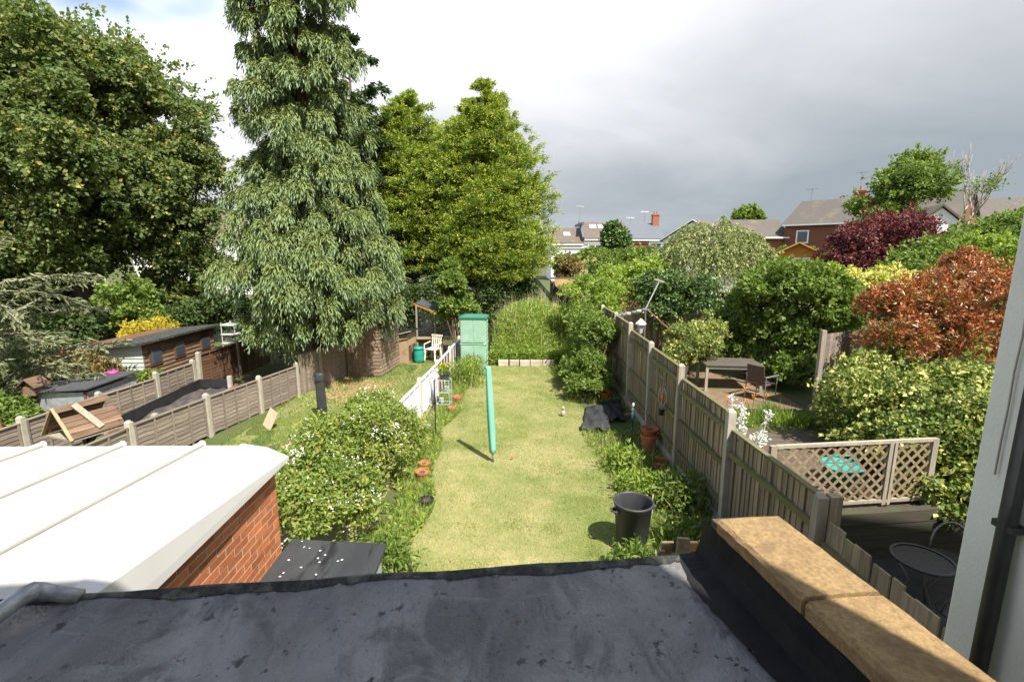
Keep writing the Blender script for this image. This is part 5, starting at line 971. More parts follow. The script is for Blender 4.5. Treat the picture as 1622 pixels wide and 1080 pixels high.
plant('dark_climber', 'dark climber on the rear board fence under the weeping tree', 'shrub', (5.4, 17.6, .4), [lobe(1045, 480, 17.4, 34), lobe(1070, 460, 17.6, 30), lobe(1065, 500, 17.4, 30), lobe(1105, 470, 17.2, 34), lobe(1030, 455, 18, 24)], 11000, .11, .65, LM['glossy'], M['twig'], per=18, stems=8)
plant('fig_shrub', 'bright fresh leaved shrub left of the weeping tree', 'shrub', (4.6, 20.5, .4), [lobe(1010, 440, 20, 26), lobe(990, 455, 20, 26), lobe(1035, 432, 20.5, 22), lobe(1018, 465, 19.5, 22)], 5500, .15, .75, LM['fresh'], M['twig'], per=14)
# plants and orange flowers on the terrace
def tuft(name, label, c, rx, ry, hh, n, lm, width=.06, cat='plant', parent_stuff=False, T=T_BLADE):
    t = thing(name, label, cat, c); ps = np.stack([rng.normal(0, rx / 2, n), rng.normal(0, ry / 2, n), np.zeros(n)], 1); d = rng.normal(size=(n, 3)) * .45; d[:, 2] = 1
    obj('foliage', leafmesh('foliage', ps, d, hh * (.5 + .6 * rng.random(n)), width, T), lm, t); return t
ter = [(4.35, 10.4), (4.7, 10.3), (5.1, 10.2), (5.5, 10.35), (5.95, 10.2), (6.3, 10.1), (6.65, 10.0), (4.1, 9.2), (3.95, 10.9), (6.0, 10.7)]
tlab = [f'{w_} tufted green plant from the left along the neighbour terrace edge' for w_ in ('second', 'third', 'fourth', 'fifth', 'sixth', 'seventh', 'last')] + ['tufted green plant beside the silvery plant behind the right fence', 'first tufted green plant from the left along the neighbour terrace edge', 'tufted green plant behind the row of orange flowers']
for i, (x, y) in enumerate(ter):
    t = tuft('grassy_plant', tlab[i], (x, y, .36), .35, .25, .34, 240, LM['fresh'] if i % 3 else LM['mid'], .09)
    t['group'] = 'tufted plants along the terrace edge'
for i, (x, y, hh) in enumerate(((5.35, 10.75, .62), (5.45, 10.5, .5), (5.25, 10.45, .42), (5.7, 10.45, .55), (4.9, 10.6, .45))):
    t = thing('orange_flower', ['tallest orange flower on the terrace, beside the climber', 'orange flower just right below the tallest one on the terrace', 'short orange flower between its neighbours on the terrace', 'orange flower farthest right on the terrace', 'orange flower farthest left on the terrace, near the table leg'][i], 'flower', (x, y, .36), 0, 'orange flowers on the terrace')
    p = MB(); p.tube([(0, 0, 0), (.02, 0, hh)], .006, 5); obj('stem', p, M['twig'], t)
    k = 26; obj('bloom', leafmesh('bloom', np.tile([.02, 0, hh], (k, 1)) + rng.normal(size=(k, 3)) * .012, sph(k) + np.array([0, 0, .3]), .05, .5), leafmat('orange_bloom', [(0, (.75, .2, .03)), (1, (.85, .36, .06))], .2) if i == 0 else bpy.data.materials['orange_bloom'], t)
sv = thing('silver_plant', 'white silvery branching plant rising behind the right fence', 'plant', (3.75, 7.35, .35)); mb = MB(); P_ = []
for i in range(11):
    q = random.Random(40 + i); x0, y0 = q.gauss(0, .16), q.gauss(0, .12); hh = q.uniform(.7, 1.55); lx, ly = q.uniform(-.12, .22), q.gauss(0, .08); mb.tube([(x0, y0, 0), (x0 + lx * .3, y0, hh * .5), (x0 + lx, y0 + ly, hh)], [.012, .009, .006], 5)
    for k in range(46): t = q.uniform(.15, 1) ** .6; P_.append((x0 + lx * t * t + q.gauss(0, .03), y0 + ly * t + q.gauss(0, .03), hh * t + q.gauss(0, .03)))
    for k in range(22): P_.append((x0 + lx + q.gauss(0, .028), y0 + ly + q.gauss(0, .028), hh + q.gauss(0, .028)))
mm = mat('silver_stem', (.6, .6, .57), (.5, .5, .48), 9, .8); obj('stem', mb, mm, sv); P_ = np.array(P_); obj('foliage', leafmesh('foliage', P_, sph(len(P_)) + np.array([0, 0, .5]), .055, .5), LM['silver'], sv)
# ------------------------------------------------------------------ trees farther back on the right
wt = thing('weeping_tree', 'pale weeping tree with a domed crown of hanging twigs, centre right', 'tree', (8.6, 21.2, .5)); nb = 520
az = rng.random(nb) * 6.283; rr = np.sqrt(rng.random(nb)) * 2.35; zt = 4.65 - .26 * rr ** 2 + rng.normal(0, .15, nb)
S_ = np.stack([np.cos(az) * rr, np.sin(az) * rr, zt], 1); hd = np.stack([np.cos(az), np.sin(az), np.zeros(nb)], 1)
pos, dirs, v, sz, wd = strands(S_, hd, .25 + .5 * rng.random(nb), np.minimum(.6 + 1.9 * rng.random(nb), zt - .9), np.full(nb, .15), 44, np.full(nb, .13), .42, .5, lambda s: rng.random(s.shape))
obj('crown', leafmesh('crown', pos, dirs, sz, wd), LM['birch'], wt); mb = MB(); mb.tube([(-.1, 0, -.1), (.05, 0, 1.8), (-.05, 0, 3.4), (.1, 0, 4.6)], [.13, .1, .07, .03], 8)
for i in range(0, nb, 8): limb(mb, (0, 0, random.uniform(2.6, 4.3)), S_[i] + np.array([0, 0, .1]), .035, .01, 5, .15)
for i in range(26):
    q = random.Random(i); a = q.uniform(0, 6.28); r = q.uniform(.8, 2.2); x, y = r * math.cos(a), r * math.sin(a); mb.tube([(x, y, q.uniform(2.2, 3.4)), (x + .05, y, q.uniform(.2, 1.2))], [.012, .008], 4)
obj('trunk', mb, M['barkpale'], wt, smooth=True)
plant('purple_maple', 'dark purple leaved maple in front of the far brick houses', 'tree', (15.0, 20.5, 1.6), [lobe(1400, 385, 20, 62, (1, 1, .8)), lobe(1360, 400, 20, 48), lobe(1440, 390, 20, 45, (1, 1, .8)), lobe(1380, 425, 19.5, 48), lobe(1345, 430, 20, 34), lobe(1430, 360, 20.5, 40, (1, 1, .7))], 26000, .13, .5, LM['maple'], M['bark'], per=24, frac=.3, trunk=trunk_pts(2.4, r=.14), crown='crown', wood='trunk', nlimb=40, droop=.3)
plant('garden_tree', 'light green tree rising above the purple maple', 'tree', (20.8, 27.5, 2.2), [lobe(1440, 300, 27, 52), lobe(1400, 325, 27, 42), lobe(1470, 305, 27, 30), lobe(1450, 268, 27.5, 30), lobe(1410, 350, 26.5, 40)], 17000, .17, .65, LM['mid'], M['bark'], per=18, frac=.3, trunk=trunk_pts(5.5, r=.16), crown='crown', wood='trunk', nlimb=70, fill=.4)
bt2 = thing('bare_tree', 'thin pale half bare tree beside the white gable at the right', 'tree', (22.0, 24.5, 2.2)); mb = MB(); q = random.Random(5); tips = []
def grow(p, d, L, r, lev):
    e_ = p + d * L; m_ = p.lerp(e_, .5) + Vector((q.gauss(0, .05), q.gauss(0, .05), 0)) * L; mb.tube([p, m_, e_], [r, r * .8, r * .6], 5)
    if lev == 0: tips.append(e_); return
    for k in range(3 if lev > 1 else 4):
        nd = (d + Vector((q.gauss(0, .2), q.gauss(0, .2), q.uniform(.0, .35)))).normalized(); grow(p.lerp(e_, q.uniform(.55, 1)), nd, L * q.uniform(.6, .85), r * .58, lev - 1)
grow(Vector((0, 0, -.1)), Vector((.05, 0, 1)), 2.5, .09, 4); obj('trunk', mb, M['barkpale'], bt2, smooth=True)
tp_ = np.array([tuple(t) for t in tips if t.z < 5.0][:60]); ps = np.repeat(tp_, 26, 0) + rng.normal(size=(len(tp_) * 26, 3)) * .22; obj('crown', leafmesh('crown', ps, sph(len(ps)), .15, .6), LM['mid'], bt2)
plant('green_bush', 'green bush in front of the purple maple', 'shrub', (14.5, 17.6, 1.0), [lobe(1450, 425, 17.5, 42), lobe(1490, 410, 17.5, 36), lobe(1420, 440, 17, 34), lobe(1470, 450, 17, 36)], 10000, .13, .65, LM['mid'], M['twig'], per=16, stems=8)
plant('cream_shrub', 'cream and yellow variegated shrub below the purple maple', 'shrub', (10.5, 15.0, .7), [lobe(1375, 455, 15, 26), lobe(1410, 450, 15, 26), lobe(1345, 450, 15.4, 22), lobe(1390, 475, 14.6, 26)], 6500, .11, .6, LM['cream'], M['twig'], per=14)
plant('green_bush', 'tall green bush at the right beneath the distant tiled roofs', 'shrub', (23.5, 23.0, 2.0), [lobe(1580, 380, 22.5, 38), lobe(1540, 385, 22.5, 36), lobe(1610, 390, 22, 42), lobe(1600, 365, 24, 30)], 14000, .14, .65, LM['mid'], M['twig'], per=16, stems=8)
plant('green_bush', 'low green bush at the right above the red photinia', 'shrub', (17.2, 17.0, 1.0), [lobe(1590, 425, 17, 32), lobe(1550, 400, 18, 30), lobe(1520, 420, 17, 24), lobe(1612, 405, 17, 30)], 8000, .12, .65, LM['fresh'], M['twig'], per=14, stems=8)
plant('green_bush', 'leafy bush around the orange trimmed summerhouse', 'shrub', (14.8, 29, 1.6), [lobe(1262, 400, 34, 8), lobe(1285, 402, 34, 8), lobe(1240, 402, 34, 9), lobe(1322, 408, 33, 11)], 9000, .16, .7, LM['mid'], M['twig'], per=16)
plant('green_bush', 'fresh green bush between the climber and the summerhouse', 'shrub', (9.8, 18.2, .8), [lobe(1255, 442, 18, 28), lobe(1300, 445, 18, 26), lobe(1220, 445, 18.5, 22), lobe(1330, 448, 17.5, 22)], 10000, .12, .65, LM['fresh'], M['twig'], per=16)
plant('round_tree', 'small dense dark green tree in front of the distant white terrace', 'tree', (9.2, 43, 0), [lobe(975, 380, 43, 20), lobe(978, 395, 43, 24), lobe(970, 365, 43, 11), lobe(985, 412, 43, 24)], 9000, .24, .75, LM['glossy'], M['bark'], per=16, trunk=trunk_pts(4, r=.15), crown='crown', wood='trunk', nlimb=20)
plant('green_bush', 'dark bush below the terrace left of the round tree', 'shrub', (6.0, 38, 0), [lobe(938, 412, 38, 18), lobe(912, 420, 38, 15), lobe(950, 418, 37, 20), lobe(890, 420, 38, 14)], 8000, .22, .75, LM['mid'], M['twig'], per=14)
plant('green_bush', 'rounded olive bush behind the trellis fence', 'shrub', (3.9, 33.5, 0), [lobe(902, 425, 33.5, 17), lobe(895, 435, 33.5, 12)], 3000, .2, .7, LM['bronze'], M['twig'], per=12)
plant('dry_bush', 'dry brown rounded bush behind the trellis fence', 'shrub', (5.2, 33.5, 0), [lobe(932, 428, 33.5, 15), lobe(925, 438, 33.5, 12)], 2600, .16, .3, LM['straw'], M['twig'], per=12)
plant('green_bush', 'loose pale green bush right of the dry bush', 'shrub', (5.3, 27.5, 0), [lobe(955, 425, 27, 24), lobe(985, 425, 27, 26), lobe(960, 450, 26, 26), lobe(930, 455, 25, 18)], 9500, .15, .6, LM['mid'], M['twig'], per=16)
plant('green_bush', 'broad green bush behind the white shed roofs left of the weeping tree', 'shrub', (8.5, 34, .5), [lobe(1025, 412, 34, 20), lobe(1060, 412, 33, 22), lobe(1005, 415, 33, 20)], 11000, .2, .7, LM['mid'], M['twig'], per=16)
plant('distant_tree', 'distant rounded tree top behind the far brown brick house', 'tree', (27, 52, 2), [lobe(1185, 345, 52, 16), lobe(1175, 352, 52, 14), lobe(1195, 352, 52, 12)], 2600, .35, .8, LM['mid'], M['bark'], per=10, trunk=trunk_pts(5, r=.2), crown='crown', wood='trunk', nlimb=8)
# ------------------------------------------------------------------ distant houses
def win(root, o, c, w_, h_, axis, m=None, split=1):
    """window part with frame and panes; axis = outward unit vector in local coords"""
    ax = Vector(axis); s = Vector((-ax.y, ax.x, 0)); c = Vector(c)
    def slab(cc, ww, hh, t, dd_): 
        p = MB(); q = Vector(cc) + ax * dd_; vs = [q + s * a * ww / 2 + Vector((0, 0, b * hh / 2)) + ax * e * t / 2 for a in (-1, 1) for b in (-1, 1) for e in (-1, 1)]
        p.add(vs, [(0, 1, 3, 2), (4, 6, 7, 5), (0, 4, 5, 1), (2, 3, 7, 6), (0, 2, 6, 4), (1, 5, 7, 3)]); return p
    f = obj('window', slab(c, w_ + .16, h_ + .16, .10, .03), M['pvcframe'], root)
    for k in range(split):
        ww = w_ / split; obj('pane', slab(c + s * (-w_ / 2 + ww * (k + .5)), ww - .08, h_ - .06, .05, .065), m or M['glass'], f)
def antenna(root, p, h_=1.6):
    mb = MB(); mb.tube([p, (p[0], p[1], p[2] + h_)], .025, 5); mb.tube([(p[0] - .5, p[1], p[2] + h_ * .92), (p[0] + .5, p[1], p[2] + h_ * .92)], .02, 5)
    for k in range(5): mb.tube([(p[0] - .4 + .2 * k, p[1] - .2, p[2] + h_ * .92), (p[0] - .4 + .2 * k, p[1] + .2, p[2] + h_ * .92)], .012, 4)
    obj('aerial', mb, M['steelgrey'], root)
def gable_roof(x0, x1, y0, y1, ze, zr, ov=.25, th=.14):
    ym = (y0 + y1) / 2; p = MB(); k = (zr - ze) / (ym - y0); 
    p.extr([(x0, y0 - ov, ze - ov * k), (x0, ym, zr), (x0, y1 + ov, ze - ov * k), (x0, y1 + ov, ze - ov * k + th), (x0, ym, zr + th), (x0, y0 - ov, ze - ov * k + th)], (x1 - x0, 0, 0)); return p
def chimney(root, c, w_, d_, h_, m, pots=2):
    p = MB(); p.box((c[0], c[1], c[2] + h_ / 2), (w_, d_, h_)); p.box((c[0], c[1], c[2] + h_ - .1), (w_ + .12, d_ + .12, .12)); ch = obj('chimney', p, m, root)
    for k in range(pots):
        q = MB(); q.lathe([(.11, 0), (.09, .35), (.1, .35)], 10, c=(c[0] + (k - (pots - 1) / 2) * .35, c[1], c[2] + h_)); obj('chimney_pot', q, M['terracotta'], ch)
# white terrace, three houses in a row
def terrace(label, x0, x1, y0, ze, zr, wallm, roofm, wins, sky_=(), chim=None, brickpanel=None, grp='terrace houses'):
    t = thing('terrace_house', label, 'house', (x0, y0, 0), 0, grp); W = x1 - x0
    p = MB(); p.extr([(0, 0, 0), (0, 8, 0), (0, 8, ze), (0, 4, zr - .05), (0, 0, ze)], (W, 0, 0)); obj('wall', p, wallm, t)
    rf_ = obj('roof', gable_roof(0 - .0, W, 0, 8, ze, zr), roofm, t)
    for (x, z, w_, h_) in wins: win(t, None, (x, 0, z), w_, h_, (0, -1, 0), split=2)
    k = (zr - ze) / 4
    for (x, s_) in sky_:
        p = MB(); yy = 4 * s_; zz = ze + yy * k + .16; p.add([(x - .35, yy - .45, zz - .45 * k), (x + .35, yy - .45, zz - .45 * k), (x + .35, yy + .45, zz + .45 * k), (x - .35, yy + .45, zz + .45 * k)], [(0, 1, 2, 3)]); p.add([(x - .42, yy - .52, zz - .52 * k - .01), (x + .42, yy - .52, zz - .52 * k - .01), (x + .42, yy + .52, zz + .52 * k - .01), (x - .42, yy + .52, zz + .52 * k - .01)], [(0, 1, 2, 3)]); obj('skylight', p, M['glasspale'], rf_)
    if chim: chimney(rf_, chim, .8, .7, 2.0, M['brickred'])
    p = MB(); p.box((W / 2, -.33, ze - .2), (W - .1, .12, .12)); obj('gutter', p, M['pvcframe'], t)
    if brickpanel: p = MB(); p.span((brickpanel[0], -.05, 1.0), (brickpanel[1], -.003, ze - .15)); obj('brick_bay', p, M['brickred'], t)
    return t
t1 = terrace('distant white terrace house at the left end, with one roof window', 4.8, 8.7, 60, 5.0, 6.8, M['stucco'], M['slate'], [(2.4, 3.2, 1.3, 1.1)], [(2.1, .55)])
t2 = terrace('distant white terrace house with a brown roof and two roof lights', 8.72, 14.4, 60, 5.55, 7.5, M['stucco'], M['slate'], [(1.4, 4.2, 1.6, 1.1), (3.0, 2.2, 1.2, 1.2), (5.2, 4.0, .8, 1.3)], [(1.5, .72), (2.6, .72)])
p = MB(); p.box((-.05, 4, 7.35), (.25, 7, .3)); p.beam((-.05, -.1, 5.5), (-.05, 4, 7.75), .22, .4); obj('party_wall', p, M['slategrey'], t2); antenna(t2, (.0, 4, 7.6), 2.2)
p = MB(); p.tube([(3.1, 1.6, 6.2), (3.1, 1.6, 7.1)], .1, 8); obj('flue', p, M['black'], t2)
t3 = terrace('distant terrace house with a blue grey slate roof and brick front', 14.42, 18.6, 60, 5.5, 7.4, M['stucco'], M['slategrey'], [(3.1, 4.3, 1.2, 1.2)], (), (3.9, 3.6, 6.6), (.25, 2.2)); antenna(t3, (2.6, 4, 7.3), 1.8); antenna(t3, (.8, 4, 7.3), 1.0)
# white gabled house half hidden by the weeping tree
w2 = thing('gabled_house', 'white gabled house half hidden behind the weeping tree', 'house', (19.0, 52, 0), R(-38))
p = MB(); p.extr([(-3.2, 0, 0), (3.2, 0, 0), (3.2, 0, 5.2), (0, 0, 7.1), (-3.2, 0, 5.2)], (0, 9, 0)); obj('wall', p, M['stucco'], w2)
p = MB(); p.extr([(-3.5, -.25, 5.05), (0, -.25, 7.15), (3.5, -.25, 5.05), (3.5, -.25, 5.2), (0, -.25, 7.32), (-3.5, -.25, 5.2)], (0, 9.5, 0)); obj('roof', p, M['slate'], w2)
for s in (-1, 1): p = MB(); p.beam((s * 3.5, -.3, 5.1), (0, -.3, 7.24), .06, .28, up=(0, 1, 0)); obj('barge_board', p, M['pvcframe'], w2)
win(w2, None, (-1.2, 0, 3.8), 1.3, 1.2, (0, -1, 0), split=2); win(w2, None, (1.4, 0, 3.8), 1.0, 1.2, (0, -1, 0))
# brown brick pair on the rise to the right
def brick_house(label, loc, rz, W, D, ze, zr, wallm, parts, name='brick_house'):
    t = thing(name, label, 'house', loc, rz); p = MB(); p.extr([(0, 0, -2), (0, D, -2), (0, D, ze), (0, D / 2, zr - .05), (0, 0, ze)], (W, 0, 0)); obj('wall', p, wallm, t)
    rf_ = obj('roof', gable_roof(-.2, W + .2, 0, D, ze, zr, .35), M['slatedark'], t); p = MB(); p.box((W / 2, -.42, ze - .15), (W + .2, .13, .13)); obj('gutter', p, M['pvcframe'], t); parts(t, rf_); return t
def pA(t, rf_):
    win(t, None, (1.6, 0, 3.7), .9, 1.0, (0, -1, 0)); win(t, None, (5.2, 0, 3.7), 1.5, 1.2, (0, -1, 0), split=2)
    p = MB(); p.box((6.9, -.08, 2.2), (.11, .11, 4.9)); obj('downpipe', p, M['pvcframe'], t); chimney(rf_, (4.9, 2.6, 6.0), .9, .7, 1.6, M['brickred'], 1)
    p = MB(); k = (7.0 - 4.9) / 3.6; a_ = lambda x, y: (x, y, 4.9 + y * k + .17); p.add([a_(6.3, .9), a_(7.3, .9), a_(7.3, 2.1), a_(6.3, 2.1)], [(0, 1, 2, 3)]); obj('skylight', p, M['glasspale'], rf_); antenna(t, (4.5, 3.6, 7.4), 2.0); antenna(t, (.6, 3.6, 7.0), 1.3)
    p = MB(); p.span((7.15, -.03, -2), (11.6, -.003, 4.75)); obj('rendered_front', p, M['stucco'], t); chimney(rf_, (8.0, 3.6, 6.7), 1.5, .7, 1.5, M['brickfar'], 3); antenna(t, (7.6, 3.5, 8.2), 1.5); antenna(t, (8.6, 3.5, 8.2), 1.7)
    win(t, None, (9.2, -.03, 3.6), 1.6, 1.2, (0, -1, 0), split=2); p = MB(); p.box((6.2, -1.0, 1.6), (2.6, 1.6, .2)); obj('porch_roof', p, M['slategrey'], t)
brick_house('brown brick house pair with chimneys and aerials on the rise at the right', (25.3, 46.0, 1.6), R(-52), 12.0, 7.2, 4.9, 7.0, M['brickfar'], pA)
def pB(t, rf_): win(t, None, (1.5, 0, 3.0), 1.0, 1.0, (0, -1, 0))
brick_house('lower brick wing at the left of the brown brick houses', (21.3, 46.4, 1.2), R(-4), 4.3, 4.5, 4.2, 5.7, M['brickred'], pB, 'brick_wing')
w3 = thing('gabled_house', 'white gable end beside the bare tree at the right', 'house', (29.7, 34.5, 1.8), R(-25))
p = MB(); p.extr([(-1.8, 0, -2), (1.8, 0, -2), (1.8, 0, 3.6), (0, 0, 5.2), (-1.8, 0, 3.6)], (0, 7, 0)); obj('wall', p, M['stucco'], w3)
p = MB(); p.extr([(-2.1, -.2, 3.4), (0, -.2, 5.3), (2.1, -.2, 3.4), (2.1, -.2, 3.55), (0, -.2, 5.47), (-2.1, -.2, 3.55)], (0, 7.4, 0)); obj('roof', p, M['slatedark'], w3)
def pC(t, rf_): win(t, None, (2, 0, 3.0), 1.4, 1.1, (0, -1, 0), split=2)
brick_house('distant dark tiled roof at the far right edge above the bushes', (36.5, 40.5, 2.4), R(-14), 13, 8, 3.6, 6.0, M['brickfar'], pC, 'tiled_house')
# summerhouse with orange trim
sh = thing('summerhouse', 'small wooden summerhouse with a bright orange trimmed gable', 'summerhouse', (17.2, 29.5, 1.75), R(-30))
p = MB(); p.extr([(-1.15, 0, 0), (1.15, 0, 0), (1.15, 0, 2.15), (0, 0, 2.75), (-1.15, 0, 2.15)], (0, 2.4, 0)); obj('wall', p, M['orangewood'], sh)
p = MB(); p.extr([(-1.5, -.3, 2.0), (0, -.3, 2.78), (1.5, -.3, 2.0), (1.5, -.3, 2.08), (0, -.3, 2.87), (-1.5, -.3, 2.08)], (0, 3.0, 0)); obj('roof', p, M['slatedark'], sh)
for s in (-1, 1): p = MB(); p.beam((s * 1.52, -.34, 2.0), (0, -.34, 2.80), .05, .17, up=(0, 1, 0)); obj('barge_board', p, M['orangetrim'], sh)
win(sh, None, (.2, 0, 1.55), .7, .6, (0, -1, 0), split=2)
# white-roofed outbuildings seen in the shrubs
for i, (px, py, F, w_) in enumerate(((1175, 452, 19, 1.5), (1010, 437, 28, 2.2))):
    q = at(px, py, F); zb = gz(q.x, q.y); t = thing('outbuilding', ['small outbuilding with a pale sloping roof right of the weeping tree', 'low white roofed outbuilding behind the fresh leaved shrub'][i], 'shed', (q.x, q.y, zb)); hh = q.z - zb
    p = MB(); p.box((0, .8, hh / 2 - .1), (w_, 1.6, hh - .2)); obj('wall', p, M['lapbrown'], t); p = MB(); p.extr([(-w_ / 2 - .15, -.15, hh - .15), (w_ / 2 + .15, -.15, hh - .15), (w_ / 2 + .15, 1.8, hh + .2), (-w_ / 2 - .15, 1.8, hh + .2)], (0, 0, .06)); obj('roof', p, M['foil'], t)
    p = MB(); p.box((0, -.2, hh - .2), (w_ + .4, .05, .12)); obj('fascia', p, M['upvc'], t)
# blue trampoline and slide beyond the photinia
tr_ = thing('trampoline', 'blue edged trampoline behind the red photinia at the right edge', 'trampoline', (18.3, 18.4, 1.2))
p = MB(); p.lathe([(1.0, 1.9), (1.5, 1.92), (1.5, 2.0), (1.0, 1.98)], 30); obj('pad', p, M['bluepale'], tr_, smooth=True)
p = MB(); p.lathe([(1.01, 1.93), (.01, 1.91)], 24); obj('mat', p, M['black'], tr_)
for k in range(6): a = k * math.pi / 3; p = MB(); p.tube([(1.4 * math.cos(a), 1.4 * math.sin(a), 0), (1.4 * math.cos(a), 1.4 * math.sin(a), 1.95)], .03, 8); obj('leg', p, M['zinc'], tr_)
sl2 = thing('slide', 'small pale blue slide beside the trampoline', 'slide', (15.3, 17.3, 1.1), R(60))
p = MB(); p.extr([(-.25, -.9, .2), (.25, -.9, .2), (.25, .5, 2.3), (-.25, .5, 2.3)], (0, .05, .05)); obj('chute', p, M['bluepale'], sl2)
for s in (-1, 1): p = MB(); p.beam((s * .27, -.9, .28), (s * .27, .5, 2.38), .04, .16); obj('side', p, M['blue'], sl2); p = MB(); p.beam((s * .25, .5, 2.3), (s * .3, 1.1, 0), .06, .06); obj('leg', p, M['zinc'], sl2)
# white house glimpsed under the left trees
lh = thing('white_house', 'white house glimpsed between trunks far behind the left trees', 'house', (-34, 44, 0), R(12))
p = MB(); p.extr([(0, 0, 0), (0, 8, 0), (0, 8, 5), (0, 4, 7.4), (0, 0, 5)], (22, 0, 0)); obj('wall', p, M['stucco'], lh); obj('roof', gable_roof(-.2, 22.2, 0, 8, 5, 7.45), M['slate'], lh)
for k in range(6): win(lh, None, (2.2 + 3.5 * k, 0, 3.6), 1.4, 1.1, (0, -1, 0), split=2); win(lh, None, (2.2 + 3.5 * k, 0, 1.3), 1.6, 1.2, (0, -1, 0), split=2)
# ------------------------------------------------------------------ grass, weeds and tall growth (uncountable)
def field(name, label, n, xy, hfun, lm, width, T=T_BLADE, lean=.5, vfun=None, cat='grass', zoff=0.):
    """scatter blades over points"""
    x, y = xy(n); z = np.array([gz(a, b) for a, b in zip(x, y)]) + zoff; ps = np.stack([x, y, z], 1); d = rng.normal(size=(len(x), 3)) * lean; d[:, 2] = 1
    v = rng.random(len(x)) if vfun is None else np.clip(vfun(x, y) + .45 * (rng.random(len(x)) - .5), 0, 1)
    o = obj(name, leafmesh(name, ps, d, hfun(x, y), width, T, v), lm); stuff(o); o['label'] = label; o['category'] = cat; return o
def lawn_xy(n):
    y = 4.6 + 12.5 * rng.random(n) ** 1.25; L = np.array([edgeL(q) for q in y]); Rr = np.array([edgeR(q) for q in y]); return L + (Rr - L) * rng.random(n), y
def vnoise(x, y, sc, seed):
    g_ = np.random.default_rng(seed).random((64, 64)); u, v = np.asarray(x) * sc + 20, np.asarray(y) * sc + 20; i, j = np.floor(u).astype(int), np.floor(v).astype(int); fu, fv = u - i, v - j; fu, fv = fu * fu * (3 - 2 * fu), fv * fv * (3 - 2 * fv)
    G = lambda a, b: g_[a % 64, b % 64]
    return G(i, j) * (1 - fu) * (1 - fv) + G(i + 1, j) * fu * (1 - fv) + G(i, j + 1) * (1 - fu) * fv + G(i + 1, j + 1) * fu * fv
def patch(x, y):
    n_ = .45 * vnoise(x, y, .9, 1) + .35 * vnoise(x, y, 2.6, 2) + .35 * vnoise(x, y, 7, 3)
    return .02 + .9 * n_ - .3 * np.exp(-((x + 1.5) / .4) ** 2) - .3 * np.exp(-((x - 2.0) / .5) ** 2)
field('lawn_grass', 'short yellow green mown grass of the central lawn', 190000, lawn_xy, lambda x, y: .016 + .03 * rng.random(len(x)) + .035 * np.clip(vnoise(x, y, 3.3, 9) - .55, 0, 1), LM['lawnblade'], .22, lean=.8, vfun=patch)
field('neighbour_grass', 'rough green grass of the left neighbour lawn', 50000, lambda n: (rng.uniform(-6.25, -2.2, n), 7 + 10.4 * rng.random(n)), lambda x, y: .04 + .07 * rng.random(len(x)), LM['tall'], .14, lean=.7, vfun=lambda x, y: .3 + .2 * np.sin(x * 2.1) * np.sin(y * 1.3))
field('mound_grass', 'tall unmown grass and weeds on the mound at the end of the lawn', 22000, lambda n: (rng.uniform(-.75, 2.8, n), 17.15 + 7 * rng.random(n) ** 1.3), lambda x, y: (.2 + .42 * rng.random(len(x)) ** 1.5) * (1 + .3 * np.sin(x * 3 + y)), LM['tall'], .05, lean=.6, vfun=lambda x, y: .4 + .25 * np.sin(x * 5 + y * 2))
field('mound_weeds', 'broad leaved weeds among the tall grass on the mound', 42000, lambda n: (rng.uniform(-.8, 2.85, n), 17.05 + 6.5 * rng.random(n) ** 1.4), lambda x, y: .05 + .07 * rng.random(len(x)), LM['fresh'], .5, T_LEAF, 1.2, zoff=.5 * rng.random(42000))
o = field('seed_heads', 'pale dry grass stalks rising from the mound', 220, lambda n: (rng.uniform(-.7, 2.2, n), 17.6 + 5.5 * rng.random(n)), lambda x, y: .9 + .5 * rng.random(len(x)), LM['straw'], .014, lean=.22)
# border weeds, both sides of the lawn
def bordR(n):
    y = 5.0 + 12 * rng.random(n); e_ = np.array([edgeR(q) for q in y]); return e_ - .25 + (3.05 - e_ + .25) * rng.random(n) ** 1.4, y
def notbin(xy):
    x, y = xy; k = (np.hypot(x - 1.67, y - 6.13) > .24) & ~((np.abs(x - 2.2) < .75) & (np.abs(y - 11.6) < 1.05)); return x[k], y[k]
field('border_weeds', 'leafy weeds along the foot of the right fence', 4500, lambda n: notbin(bordR(n)), lambda x, y: .03 + .05 * rng.random(len(x)), LM['fresh'], .5, T_LEAF, 1.1, cat='weeds', zoff=.04)
field('border_grass', 'long grass fringe along the right edge of the lawn', 10000, lambda n: notbin(bordR(n)), lambda x, y: .10 + .20 * rng.random(len(x)) ** 2, LM['tall'], .05, lean=.5)
def bordL(n):
    y = 4.8 + 12 * rng.random(n); e_ = np.array([edgeL(q) for q in y]); return e_ + .08 - (.6) * rng.random(n) ** 1.2, y
field('left_weeds', 'leafy weeds along the left edge of the lawn', 9000, bordL, lambda x, y: .05 + .07 * rng.random(len(x)), LM['fresh'], .55, T_LEAF, 1.1, cat='weeds', zoff=.05)
field('left_grass', 'long grass fringe along the left edge of the lawn', 12000, bordL, lambda x, y: .10 + .25 * rng.random(len(x)) ** 2, LM['tall'], .045, lean=.5)
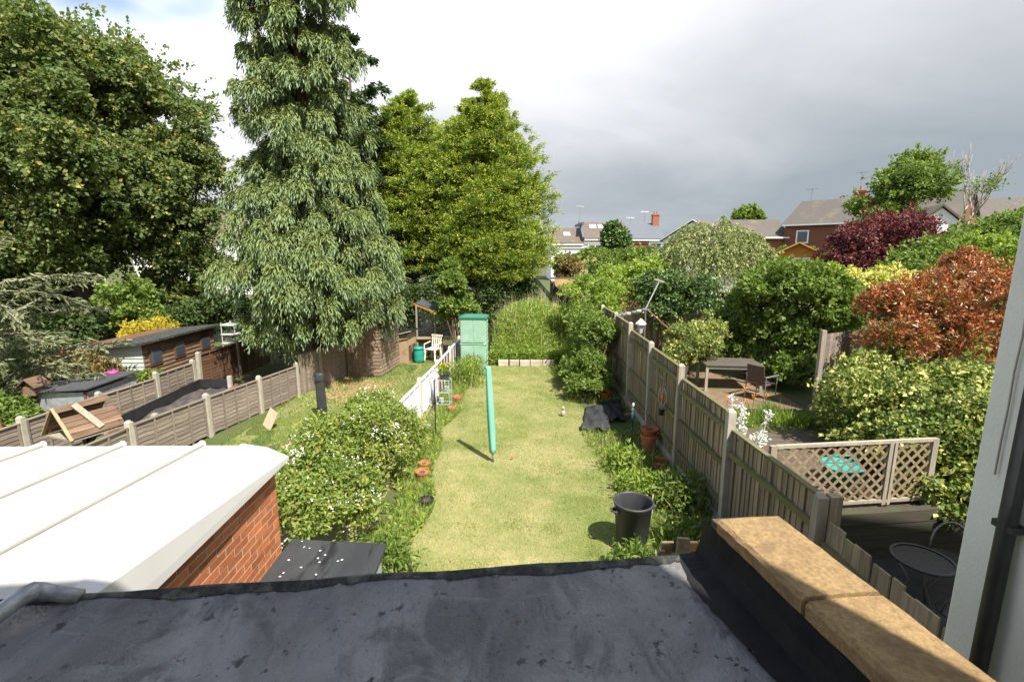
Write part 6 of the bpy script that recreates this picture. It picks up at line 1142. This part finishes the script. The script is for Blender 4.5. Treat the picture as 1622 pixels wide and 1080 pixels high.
# taller weed clumps one can pick out
for i, (x, y, h_, r_) in enumerate(((-1.45, 14.6, .75, .45), (-1.62, 5.6, .45, .3), (2.15, 7.6, .38, .35), (2.1, 8.6, .42, .32), (2.5, 6.0, .4, .4), (-1.3, 15.4, .7, .35), (1.55, 5.55, .35, .3), (2.7, 7.2, .55, .35), (2.55, 5.2, .5, .4))):
    lab = ['tall weeds in front of the green cupboard', 'spiky weed clump beside the felt lidded storage box', 'weed clump left of the stone figurine near the bin', 'flowering weed clump beyond the bin at the right lawn edge', 'dark weed clump in the fence shade right of the bin', 'weed clump against the green cupboard foot', 'low weed clump at the near left of the bin', 'tall weed clump at the fence foot past the bin', 'weed clump beside the plank pile'][i]
    t = thing('weed_clump', lab, 'weeds', (x, y, 0), 0, 'weed clumps beside the lawn'); n = int(1500 * r_ / .4); ps = np.stack([rng.normal(0, r_ / 2, n), rng.normal(0, r_ / 2, n), h_ * rng.random(n) ** 1.3], 1); d = rng.normal(size=(n, 3)); d[:, 2] += .5
    obj('foliage', leafmesh('foliage', ps, d, .10 * (.6 + .8 * rng.random(n)), .32, T_LEAF), LM['fresh'] if i in (0, 2, 3) else LM['mid'], t)
    n = 160; ps = np.stack([rng.normal(0, r_ / 2.4, n), rng.normal(0, r_ / 2.4, n), np.zeros(n)], 1); d = rng.normal(size=(n, 3)) * .3; d[:, 2] = 1; stuff(obj('stalks', leafmesh('stalks', ps, d, h_ * (.7 + .5 * rng.random(n)), .03, T_BLADE), LM['tall'], t))
# orange flowers in the grey pot
n = 420; ps = np.stack([rng.normal(0, .08, n), rng.normal(0, .08, n), .12 + .2 * rng.random(n)], 1); o = thing('potted_flowers', 'yellow orange flowers growing in the grey pot on the plant stand', 'flowers', (-1.76, 12.2, .85)); obj('foliage', leafmesh('foliage', ps, sph(n) + np.array([0, 0, .6]), .07, .4), LM['fresh'], o)
n = 130; ps = np.stack([rng.normal(0, .08, n), rng.normal(0, .08, n), .26 + .08 * rng.random(n)], 1); obj('bloom', leafmesh('bloom', ps, sph(n) + np.array([0, 0, .6]), .06, .7), LM['golden'], o)
